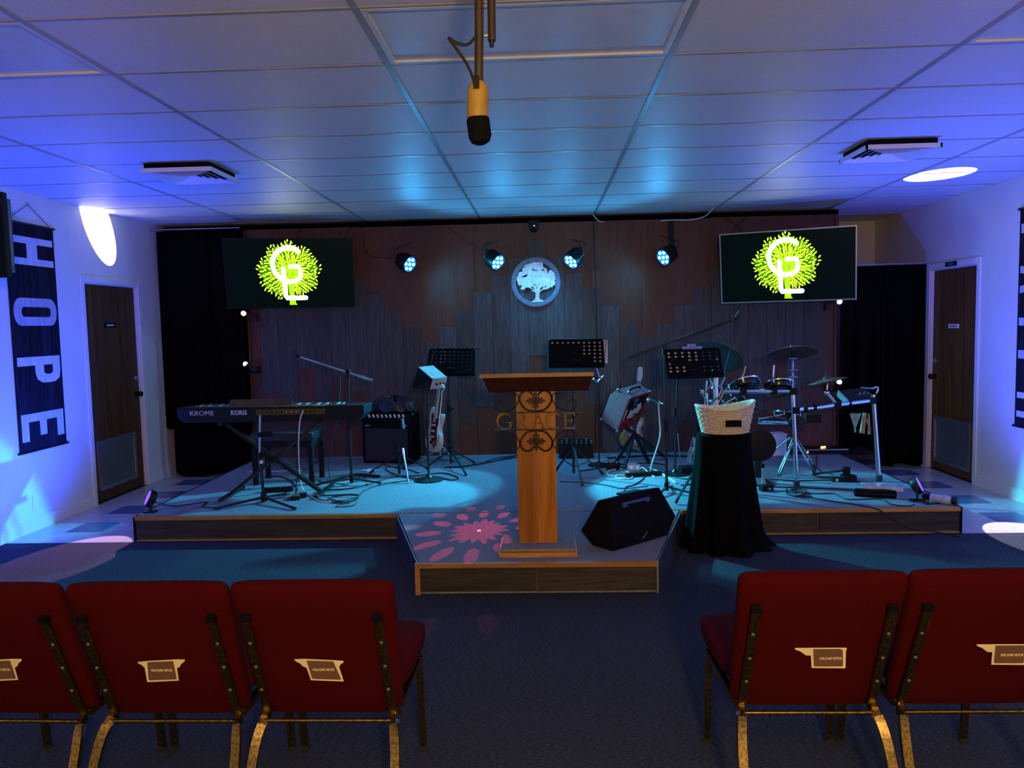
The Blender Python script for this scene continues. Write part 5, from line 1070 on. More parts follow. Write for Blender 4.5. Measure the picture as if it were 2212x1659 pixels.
# ------------------------------------------------------------ right-hand microphone stands
boom_stand('tall black boom stand reaching up towards the drum kit', 0.985, 6.29, (0.971, 6.29, 1.373), (1.507, 6.29, 1.576), (0.685, 6.29, 1.297), M_BLK, [(1.20, 6.12), (0.88, 6.08), (1.05, 6.60)], 0.24, False)
t = thing('thin_microphone_stand', 'slim stand with chrome clip between pulpit and red amplifier', 'microphone stand', (0.53, 7.55, SH))
pole(t, (0.53, 7.55, SH + 0.03), (0.545, 7.55, 1.066), 0.007); MB().lathe((0.53, 7.55, SH), (0, 0, 1), [(0.11, 0), (0.11, 0.012), (0.03, 0.025), (0.01, 0.04)], 22).build('round_base', M_BLK, t, True)
MB().tube([(0.483, 7.5, 1.044), (0.52, 7.53, 1.005), (0.553, 7.55, 1.039), (0.589, 7.55, 1.07)], 0.010, 8).build('chrome_clip', M_CHROME, t, True); MB().cyl((0.514, 7.55, 1.143), (0.544, 7.55, 1.053), 0.010, n=8).build('microphone_clip', M_CHROME, t, True)
t = thing('instrument_microphone', 'small microphone on an arm pointing at the red amplifier', 'microphone', V((0.962, 6.3, 0.917)))
MB().cyl((0.957, 6.27, 0.921), (0.923, 6.5, 0.913), 0.006, n=8).build('arm', M_STEEL, t); MB().cyl((0.939, 6.5, 0.913), (0.912, 6.7, 0.905), 0.011, n=10).build('microphone_body', M_BLK, t, True)
MB().ball((0.906, 6.74, 0.905), 0.018, 10).build('grille_ball', M_STEEL, t, True); MB().ball((0.95, 6.42, 0.917), 0.014, 8).build('clamp', M_CHROME, t, True)
t = thing('rear_microphone_stand', 'plain black pole stand behind the clipboard music stand', 'microphone stand', (1.18, 7.05, SH))
pole(t, (1.18, 7.05, SH + 0.02), (1.211, 7.05, 1.137), 0.010); MB().lathe((1.18, 7.05, SH), (0, 0, 1), [(0.12, 0), (0.12, 0.012), (0.03, 0.025), (0.012, 0.05)], 22).build('round_base', M_BLK, t, True)
MB().cyl((1.18, 7.05, 0.72), (1.18, 7.05, 0.80), 0.016, n=10).build('clutch', M_BLKP, t, True)

# small mixer and pedals behind the pulpit
t = thing('stage_mixer', 'black stage box with silver jacks behind the pulpit', 'mixer', (0.33, 8.05, SH))
x0 = V((0.151, 8, 0.212)).x; x1 = V((0.504, 8, 0.207)).x
MB().bb((x0, 7.95, SH), (x1, 8.15, SH + 0.13)).build('case', M_BLKP, t, False, 0.004); MB().prism([(x0 + 0.01, 7.96, SH + 0.13), (x1 - 0.01, 7.96, SH + 0.13), (x1 - 0.01, 8.14, SH + 0.17), (x0 + 0.01, 8.14, SH + 0.17)], (0, 0.004, 0.004)).build('panel', M_BLKM, t)
for k in range(7): MB().cyl((x0 + 0.03 + k * 0.05, 8.0, SH + 0.14), (x0 + 0.03 + k * 0.05, 7.985, SH + 0.185 + 0.02 * (k % 2)), 0.009, n=8).build('jack_plug', M_STEEL, t, True)
# ------------------------------------------------------------ electronic drum kit on a chrome rack
dk = thing('drum_kit', 'electronic drum kit on a chrome rack at the right of the stage', 'drum kit', (2.1, 6.6, SH))
def post(a, b, r=0.019):
    p = pole(dk, a, b, r, M_CHROME, 'rack_post'); a = V(a); MB().cyl(a - V((0, 0, 0.004)), a + V((0, 0, 0.05)), r * 1.35, n=14).build('rubber_foot', M_RUB, p); return p
def clampb(p, s=0.06): MB().box(p, (s, s * 0.9, s * 0.95)).build('rack_clamp', M_BLKP, dk, False, 0.006)
pL = V((1.402, 6.36, SH + 0.006)); pC = V((2.072, 6.43, SH + 0.006)); pR = V((2.825, 6.63, SH + 0.006))
tL = V((1.397, 6.36, 1.13)); tC = V((2.041, 6.45, 0.998)); tR = V((2.778, 6.66, 0.927))
post(pL, tL, 0.024); post(pC, tC); post(pR, tR)
hL = V((1.409, 6.38, 1)); hC = V((2.045, 6.45, 0.986)); pole(dk, hL, hC, 0.018, M_CHROME, 'rack_bar')
lC = V((2.065, 6.45, 0.829)); lR = V((2.771, 6.66, 0.876)); pole(dk, lC, lR, 0.018, M_CHROME, 'rack_bar')
l1 = V((1.854, 6.75, 0.691)); l2 = V((2.064, 6.47, 0.723)); pole(dk, l1, l2, 0.016, M_CHROME, 'rack_bar')
pole(dk, V((1.421, 6.4, 0.869)), V((1.701, 7.1, 0.683)), 0.016, M_CHROME, 'rack_bar')
for p in (hL, hC, lC, lR, l2, V((1.41, 6.37, 0.918)), V((1.625, 6.41, 1.001)), V((1.881, 6.44, 0.99)), V((2.442, 6.56, 0.849))): clampb(p)
def pad(c, nrm, r, arm, name='drum_pad'):
    c = V(c); nrm = V(nrm).normalized()
    o = MB().lathe(c, nrm, [(r * 0.35, -0.055), (r * 0.85, -0.045), (r * 0.97, -0.02), (r, 0.0), (r * 0.97, 0.012), (r * 0.9, 0.014), (0.002, 0.014)], 32).build(name, mat('pad_shell', (0.010, 0.011, 0.013), 0.18), dk, True)
    x, y, _ = basis(nrm); pts = [c + (x * math.cos(i * 0.2617994) + y * math.sin(i * 0.2617994)) * (r * 1.01) for i in range(24)]
    MB().tube(pts, 0.007, 6, True).build('rim_hoop', M_CHROME if r > 0.1 else M_BLK, o, True)
    for i in range(6): 
        q = c + (x * math.cos(i * 1.0472) + y * math.sin(i * 1.0472)) * r; MB().cyl(q - nrm * 0.03, q + nrm * 0.012, 0.006, n=8).build('tension_lug', M_CHROME, o)
    if arm: MB().tube([c - nrm * 0.05, (c - nrm * 0.09 + V(arm)) / 2, V(arm)], 0.009, 8).build('pad_arm', M_CHROME, dk, True)
    return o
pad((1.665, 6.52, 1.037), (-0.16, 0.55, 0.80), 0.138, V((1.61, 6.41, 1.001)))
pad((1.955, 6.54, 1.022), (0.02, 0.55, 0.82), 0.128, V((1.873, 6.44, 0.99)))
pad((1.629, 6.75, 0.851), (-0.42, 0.55, 0.70), 0.110, V((1.428, 6.4, 0.914)))
pad((2.081, 6.72, 0.783), (0.05, 0.15, 0.97), 0.108, V((2.067, 6.48, 0.753)))
for p, d in (((1.644, 6.5, 1.093), (0.035, 0.02, 0.10)), ((1.901, 6.5, 1.099), (0.012, 0.02, 0.10)), ((1.422, 6.37, 1.042), (-0.04, 0, 0.12))):
    p = V(p); MB().cyl(p, p + V(d), 0.008, n=8).build('l_rod', M_CHROME, dk, True)
def cymbal(c, nrm, r, stem, name='cymbal_pad'):
    c = V(c); nrm = V(nrm).normalized()
    o = MB().lathe(c, nrm, [(0.006, -0.012), (r * 0.22, -0.010), (r * 0.28, -0.014), (r * 0.95, -0.030), (r, -0.028), (r * 0.96, -0.020), (r * 0.28, -0.002), (r * 0.20, 0.014), (0.012, 0.018), (0.010, 0.045), (0.002, 0.047)], 36).build(name, mat('cymbal_rubber', (0.014, 0.014, 0.016), 0.42), dk, True)
    MB().tube([c - nrm * 0.012] + [V(s) for s in stem], 0.010, 8).build('cymbal_arm', M_CHROME, dk, True); return o
cymbal((2.067, 6.55, 1.316), (0.0, 0.33, 0.94), 0.198, [(2.053, 6.48, 1.193), (2.041, 6.45, 0.998)])
cymbal((1.437, 6.42, 1.303), (0.40, 0.50, 0.76), 0.205, [(1.379, 6.38, 1.174), (1.397, 6.36, 1.119)])
cymbal((2.375, 6.6, 1.076), (-0.18, 0.10, 0.97), 0.160, [(2.365, 6.58, 0.969), (2.434, 6.56, 0.865)])
for p in ((2.041, 6.44, 1.158), (2.041, 6.44, 1.101), (2.046, 6.46, 1.252)): MB().cyl(V(p) - V((0.035, 0, 0)), V(p) + V((0.035, 0, 0)), 0.007, n=8).build('wing_bolt', M_CHROME, dk)
a = V((2.361, 6.57, 0.958)); MB().cyl(a, V((2.434, 6.56, 0.865)), 0.013, n=10).build('cymbal_tube', M_CHROME, dk, True); MB().ball(a, 0.024, 10).build('tilter', M_CHROME, dk, True)
# module
m0 = V((2.464, 6.62, 0.858)); m1 = V((2.563, 6.7, 0.955)); m2 = V((2.789, 6.78, 0.956)); 
rm = Matrix.Rotation(R(28), 3, 'X') @ Matrix.Rotation(R(12), 3, 'Z'); mc = V((2.664, 6.72, 0.908))
MB().box(mc, (0.24, 0.16, 0.05), rm).build('sound_module', M_BLKP, dk, False, 0.006)
MB().box(mc + rm @ V((-0.125, 0, 0.0)), (0.012, 0.16, 0.056), rm).build('module_cheek', M_STEEL, dk)
for k in range(5): MB().cyl(mc + rm @ V((0.01 + 0.02 * k, -0.02 + 0.02 * (k % 2), 0.025)), mc + rm @ V((0.01 + 0.02 * k, -0.02 + 0.02 * (k % 2), 0.034)), 0.006, n=8).build('module_knob', M_STEEL, dk)
hk = [(2.726, 6.78, 0.973), (2.816, 6.76, 0.969), (2.842, 6.75, 0.981), (2.858, 6.75, 0.969), (2.843, 6.75, 0.926)]
MB().tube(spl(hk, 4), 0.008, 8).build('headphone_hook', M_STEEL, dk, True)
for p in ((2.239, 6.5, 0.844), (2.154, 6.47, 0.833), (2.56, 6.6, 0.858)): MB().cyl(V(p) - V((0.012, 0, 0)), V(p) + V((0.012, 0, 0)), 0.024, n=12).build('cable_wrap', M_BLKP, dk)
MB().box(V((2.221, 6.5, 0.755)), (0.13, 0.08, 0.07)).build('junction_box', M_BLKP, dk, False, 0.006)
# leads dangling on the rack
for k, pts in enumerate(([(1.449, 6.36, 1.031), (1.389, 6.34, 0.913), (1.331, 6.33, 0.878), (1.326, 6.34, 0.99)], [(1.449, 6.36, 0.899), (1.502, 6.35, 0.835), (1.627, 6.4, 0.789), (1.79, 6.45, 0.742)], [(2.092, 6.46, 1.156), (2.144, 6.5, 0.961), (2.257, 6.55, 0.741), (2.381, 6.7, 0.501)], [(2.013, 6.5, 0.751), (2.052, 6.48, 0.676), (2.146, 6.5, 0.652), (2.183, 6.5, 0.748)], [(1.633, 6.5, 0.97), (1.62, 6.6, 0.844), (1.812, 6.6, 0.821), (2.029, 6.55, 0.706)])):
    MB().tube(spl(pts, 5), 0.005, 6).build('trigger_lead', M_RUB if k else M_WHITE, dk, True)
MB().tube(spl([(2.012, 6.46, 0.729), (2.088, 6.44, 0.707), (2.143, 6.46, 0.742), (2.076, 6.46, 0.774), (2.02, 6.45, 0.746), (2.107, 6.44, 0.676), (2.159, 6.46, 0.696)], 5), 0.009, 6).build('lead_bundle', M_RUB, dk, True)
# drumsticks and brushes hanging from the rack
tb_ = V((2.604, 6.6, 0.729))
t = thing('stick_bag', 'tan drumstick bundle hanging from the drum rack', 'drumsticks', V((2.705, 6.62, 0.607)))
for k, (p, q, r) in enumerate((((2.695, 6.62, 0.776), (2.666, 6.6, 0.606), 0.022), ((2.726, 6.62, 0.767), (2.732, 6.61, 0.596), 0.012), ((2.699, 6.6, 0.727), (2.73, 6.59, 0.638), 0.010))):
    MB().cyl(p, q, r * 0.7, r, 10).build('wooden_stick', mat('tan_wood', (0.30, 0.20, 0.08), 0.6), t, True)
t = thing('brush_fan', 'pale green folded fan brush hanging from the drum rack', 'brush', V((2.608, 6.6, 0.651)))
for k in range(7): MB().bar((2.608, 6.6, 0.647), V((2.569, 6.6, 0.776)) + V((0.016 * k, 0.004 * k, 0.004 * math.sin(k))), 0.010, 0.002, V((0, 1, 0))).build('fan_blade', mat('pale_green', (0.20, 0.28, 0.20), 0.7), t)
MB().cyl((2.608, 6.6, 0.654), (2.613, 6.6, 0.615), 0.007, n=8).build('handle', MATS['pale_green'], t)
t = thing('hihat_stand', 'slim chrome hi-hat pole at the left of the drum rack', 'drum stand', (1.30, 6.43, SH))
pole(t, (1.303, 6.43, SH + 0.04), (1.303, 6.43, 0.62), 0.011, M_CHROME); pole(t, (1.303, 6.43, 0.60), (1.341, 6.43, 1.088), 0.008, M_CHROME, 'upper_rod')
for y in (0.62, 0.86, 0.98): MB().cyl((1.303, 6.43, y), (1.303, 6.43, y + 0.035), 0.018, n=12).build('collar', M_CHROME, t, True)
for p, q in (((1.32, 6.42, 0.952), (1.265, 6.41, 1.038)), ((1.327, 6.42, 0.998), (1.411, 6.44, 1.086)), ((1.32, 6.42, 0.937), (1.399, 6.44, 0.895))): MB().cyl(p, q, 0.007, n=8).build('wing_bolt', M_CHROME, t, True)
for f in ((1.22, 6.50), (1.38, 6.50), (1.31, 6.60)): MB().bar((1.303, 6.43, SH + 0.16), (f[0], f[1], SH + 0.014), 0.014, 0.010).build('leg', M_CHROME, t)
# extra clamps and rods crowding the left rack post
for k, (p, q) in enumerate((((1.37, 6.34, 1.034), (1.341, 6.34, 1.121)), ((1.43, 6.34, 1.041), (1.471, 6.36, 1.117)), ((1.467, 6.34, 1.017), (1.404, 6.34, 0.891)), ((1.355, 6.34, 0.929), (1.427, 6.33, 0.959)), ((1.449, 6.36, 0.925), (1.537, 6.4, 0.867)), ((1.818, 6.62, 0.74), (2.005, 6.6, 0.774)))):
    MB().cyl(p, q, 0.007, n=8).build('l_rod', M_CHROME, dk, True); MB().ball(p, 0.013, 8).build('ball_clamp', M_CHROME, dk, True)
# snare stand (chrome double-braced tripod)
t = thing('snare_stand', 'chrome double-braced tripod stand behind the centre rack post', 'drum stand', (2.24, 6.95, SH))
hx = V((2.22, 6.95, 0.53)); pole(t, (2.22, 6.95, SH + 0.05), hx + V((0, 0, 0.05)), 0.012, M_CHROME)
for f in ((2.05, 6.84), (2.36, 6.80), (2.46, 7.12)):
    f = V((f[0], f[1], SH + 0.026)); x, y, _ = basis(f - hx)
    lg = MB()
    for s in (-1, 1): lg.bar(hx + x * s * 0.010, f + x * s * 0.010, 0.005, 0.018)
    l = lg.build('leg', M_CHROME, t); MB().cyl(f + (hx - f).normalized() * 0.06, f - V((0, 0, 0.006)), 0.014, 0.018, 10).build('rubber_foot', M_RUB, l)
    MB().bar((2.22, 6.95, SH + 0.14), hx + (f - hx) * 0.6, 0.012, 0.006).build('brace', M_CHROME, t); MB().ball(hx + (f - hx) * 0.6, 0.014, 8).build('rivet', M_CHROME, t)
pole(t, (1.956, 7, 0.323), (2.17, 6.9, 0.535), 0.010, M_CHROME, 'side_arm')
# kick pad tower with pedal
t = thing('kick_pad', 'round black kick-drum pad on a tower beside the draped stand', 'drum', (1.93, 6.6, SH))
kc = V((1.813, 6.6, 0.518)); MB().lathe(kc, (0.1, 1, 0), [(0.05, -0.03), (0.135, -0.02), (0.14, 0.0), (0.135, 0.03), (0.002, 0.03)], 28).build('pad', M_BLKP, t, True)
MB().bar((kc.x, 6.64, SH + 0.01), kc + V((0, 0.03, 0)), 0.06, 0.03, V((0, 1, 0))).build('tower', M_BLK, t)
MB().bb((kc.x - 0.12, 6.50, SH), (kc.x + 0.10, 6.74, SH + 0.014)).build('base_plate', M_BLK, t)
MB().bar((kc.x - 0.01, 6.48, SH + 0.02), (kc.x + 0.04, 6.78, SH + 0.07), 0.07, 0.012).build('footboard', M_STEEL, t)
MB().cyl((kc.x, 6.50, SH + 0.02), (kc.x, 6.50, SH + 0.16), 0.008, n=8).build('beater_shaft', M_STEEL, t); MB().ball((kc.x, 6.50, SH + 0.17), 0.02, 8).build('beater', M_BLKM, t)
t = thing('hihat_pedal', 'black hi-hat control pedal on the stage right of the rack post', 'pedal', V((2.526, 6.643, 0.19)))
p = V((2.526, 6.643, 0.19)); MB().box(p + V((0.05, 0, 0.028)), (0.11, 0.09, 0.055)).build('sensor_block', M_BLKP, t, False, 0.005)
MB().box(p + V((0.055, 0.06, 0.06)), (0.05, 0.05, 0.11)).build('heel_block', M_BLKP, t, False, 0.005); MB().bar(p + V((-0.16, 0.24, 0.02)), p + V((0.03, 0.05, 0.085)), 0.08, 0.012).build('footboard', M_BLK, t)
MB().bb(tuple(p + V((-0.09, -0.02, 0.0))), tuple(p + V((-0.015, 0.05, 0.035)))).build('side_block', M_BLK, t); MB().cyl(p + V((-0.055, -0.025, 0.018)), p + V((-0.055, -0.02, 0.018)), 0.012, n=10).build('jack', M_WHITE, t)

# ------------------------------------------------------------ things lying about on the stage
def lbox(name, label, cat, p, size, m, rzd=0, bev=0.003):
    c = V(p) + V((0, 0, size[2] / 2)); o = MB().box(c, size, Matrix.Rotation(R(rzd), 3, 'Z')); t = thing(name, label, cat, p); o.build('body', m, t, False, bev); return t, c, Matrix.Rotation(R(rzd), 3, 'Z')
t, c, rm = lbox('tool_case', 'long black case lying near the right stage edge', 'case', (2.545, 6.04, 0.19), (0.30, 0.055, 0.060), M_BLKM, -22, 0.014)
MB().box(c + rm @ V((0, -0.028, 0.0)), (0.28, 0.004, 0.006), rm).build('zip', M_BLK, t); MB().box(c + rm @ V((0.06, 0, 0.032)), (0.10, 0.02, 0.008), rm).build('handle', M_BLK, t)
t, c, rm = lbox('plastic_tub', 'clear flat plastic box behind the long black case', 'box', (2.708, 6.299, 0.19), (0.30, 0.10, 0.035), mat('clear_plastic', (0.55, 0.62, 0.66), 0.2), -18)
MB().box(c + rm @ V((0, 0, 0.020)), (0.31, 0.11, 0.006), rm).build('lid', MATS['clear_plastic'], t)
for x in (-0.09, 0.09): MB().box(c + rm @ V((x, -0.052, 0.008)), (0.03, 0.006, 0.02), rm).build('latch', M_WHITE, t)
t, c, rm = lbox('phone', 'small dark phone lying by the right stage corner', 'phone', (2.858, 5.805, 0.19), (0.11, 0.06, 0.010), M_BLKP, 8)
MB().box(c + rm @ V((0, 0, 0.0055)), (0.10, 0.054, 0.001), rm).build('screen', mat('phone_glass', (0.05, 0.05, 0.07), 0.1), t)
bt = thing('water_bottle', 'clear bottle with black cap lying on the right stage corner', 'bottle', (2.93, 5.80, SH))
d = V((0.60, -0.62, 0)).normalized(); bp = V((2.88, 5.86, SH + 0.034))
MB().lathe(bp, d, [(0.028, 0), (0.033, 0.006), (0.033, 0.11), (0.028, 0.13), (0.016, 0.145)], 18).build('bottle_body', mat('bottle_pale', (0.45, 0.55, 0.62), 0.2), bt, True)
MB().lathe(bp + d * 0.145, d, [(0.017, 0), (0.030, 0.004), (0.030, 0.04), (0.002, 0.042)], 16).build('cap', M_BLKP, bt, True)
MB().lathe(bp - d * 0.06, d, [(0.015, 0), (0.024, 0.02), (0.024, 0.062)], 14).build('neck_grip', M_BLKP, bt, True)
t, c, rm = lbox('foot_switch', 'black sustain pedal on the stage under the keyboard', 'pedal', (-2.044, 6.233, 0.19), (0.07, 0.10, 0.03), M_BLKP, 8)
MB().box(c + rm @ V((0, 0.02, 0.018)), (0.05, 0.07, 0.008), rm).build('tread', M_STEEL, t)
t, c, rm = lbox('foot_switch', 'black switch box tangled in leads right of the keyboard stand', 'pedal', (-2.007, 6.299, 0.19), (0.05, 0.07, 0.04), M_BLKP, 20)
MB().box(c + rm @ V((0, 0, 0.022)), (0.03, 0.04, 0.006), rm).build('button', M_STEEL, t)
t, c, rm = lbox('power_strip', 'black power strip beneath the keyboard bench', 'power strip', (-2.301, 6.531, 0.19), (0.26, 0.05, 0.035), M_BLKP, 6)
for k in range(5): MB().box(c + rm @ V((-0.09 + k * 0.045, 0, 0.018)), (0.026, 0.028, 0.003), rm).build('socket', M_BLKM, t)
t, c, rm = lbox('power_strip', 'dark power strip among white cables in front of the red amplifier', 'power strip', (0.89, 7.001, 0.19), (0.34, 0.05, 0.035), M_BLKP, 14)
for k in range(6): MB().box(c + rm @ V((-0.12 + k * 0.048, 0, 0.018)), (0.026, 0.028, 0.003), rm).build('socket', M_BLKM, t)
t, c, rm = lbox('effects_pedal', 'black effects pedal left of the white cable tangle', 'pedal', (0.653, 7.38, 0.19), (0.12, 0.16, 0.05), M_BLKP, -12)
for x in (-0.03, 0.03): MB().cyl(c + rm @ V((x, 0.03, 0.025)), c + rm @ V((x, 0.03, 0.04)), 0.012, n=10).build('knob', M_STEEL, t)
t, c, rm = lbox('effects_pedal', 'pale effects pedal with white plugs in the cable tangle', 'pedal', (0.826, 7.32, 0.19), (0.12, 0.12, 0.05), M_WHITE, 10)
for x in (-0.03, 0.03): MB().cyl(c + rm @ V((x, -0.06, 0.0)), c + rm @ V((x, -0.11, 0.0)), 0.014, n=10).build('plug', M_WHITE, t)
t, c, rm = lbox('effects_pedal', 'black effects pedal with a red lamp behind the music stand', 'pedal', (1.365, 7.098, 0.19), (0.26, 0.14, 0.06), M_BLKP, 4)
MB().ball(c + rm @ V((0.06, -0.06, 0.03)), 0.008, 8).build('red_lamp', mat('red_led', (0.4, 0, 0), 0.3, emit=(1, 0.05, 0.08), es=14), t)
MB().box(c + rm @ V((-0.05, 0, 0.033)), (0.08, 0.1, 0.008), rm).build('treadle', M_BLK, t)
t, c, rm = lbox('equipment_case', 'flat black equipment case with orange lamps at the back right of the stage', 'equipment', (2.815, 8.093, 0.19), (0.56, 0.20, 0.055), M_BLKP, 0)
MB().box(c + V((0, -0.102, 0.02)), (0.56, 0.004, 0.010)).build('silver_edge', M_STEEL, t)
M_AMB = mat('amber_lamp', (0.5, 0.1, 0), 0.3, emit=(1.0, 0.25, 0.06), es=10)
for x, z, r in ((0.03, 0.035, 0.016), (0.055, 0.04, 0.012), (-0.17, -0.005, 0.008), (-0.13, -0.002, 0.008)): MB().ball(c + V((x, -0.06 if r > .01 else -0.105, z)), r, 8).build('orange_lamp', M_AMB, t)
for k in range(12): MB().box(c + V((-0.24 + k * 0.022, 0.02, 0.030)), (0.010, 0.12, 0.006)).build('vent_rib', M_BLK, t)
t, c, rm = lbox('white_bin', 'white plastic bin behind the kick pad', 'bin', (2.346, 7.992, 0.19), (0.20, 0.16, 0.22), M_WHITE, 10, 0.01)
MB().box(c + V((0, 0, 0.112)), (0.21, 0.17, 0.012), rm).build('lid', M_WHITE, t)
t, c, rm = lbox('floor_adapter', 'small black plug lying by the draped stand', 'adapter', (1.793, 6.319, 0.19), (0.10, 0.06, 0.05), M_BLKP, 15)
MB().cyl(c + rm @ V((0, -0.03, 0)), c + rm @ V((0, -0.06, 0)), 0.008, n=8).build('plug', M_STEEL, t)
tp = thing('paper_scrap', 'crumpled white scrap on the stage beside the amplifier tripod', 'paper', (-1.707, 7.439, 0.19))
MB().grid(lambda u, v: V((-1.707, 7.439, 0.19)) + V(((u - 0.5) * 0.12, (v - 0.5) * 0.10, 0.006 + 0.008 * math.sin(u * 9 + v * 4))), 8, 6).build('sheet', M_WHITE, tp)
sp = thing('seat_paper', 'white sheet lying on the seat between two left-row chairs', 'paper', (-1.686, 2.66, 0.441))
MB().grid(lambda u, v: V((-1.47 + 0.16 * u, 2.70 + 0.18 * v, 0.492 + 0.006 * math.sin(u * 5))), 6, 6).build('sheet', M_WHITE, sp)
# silver loop stand legs behind the drape
t = thing('throne_base', 'chrome curved tube stand behind the draped stand', 'stand', (1.34, 7.0, SH))
tp_ = [(1.305, 7, 0.303), (1.318, 7, 0.395), (1.359, 7, 0.432), (1.43, 7, 0.435), (1.512, 7, 0.417)]
for dy in (0.0, 0.1): MB().tube(spl([V(q) + V((0.01 * dy, dy, -0.06 * dy)) for q in tp_], 4), 0.012, 8).build('tube', M_STEEL, t, True)
MB().cyl((1.36, 7.05, SH), (1.36, 7.05, 0.52), 0.018, n=10).build('post', M_STEEL, t)
for s in (-0.05, 0.16): MB().bar((1.36 + s, 7.05, SH + 0.01), (1.36, 7.05, SH + 0.08), 0.02, 0.014).build('foot', M_STEEL, t)
for p, q, lab in (((1.284, 7.332, 0.19), (-0.03, 0.0, 0.34), 'upright thin rod standing left of the drape'), ((1.306, 7.284, 0.19), (0.10, 0.06, 0.31), 'leaning thin rod standing left of the drape')):
    p = V(p); t = thing('thin_rod', lab, 'rod', p); MB().cyl(p + V((0, 0, 0.002)), p + V(q), 0.005, n=8).build('rod', M_STEEL, t)
    MB().ball(p + V(q), 0.008, 8).build('tip', M_RUB, t)

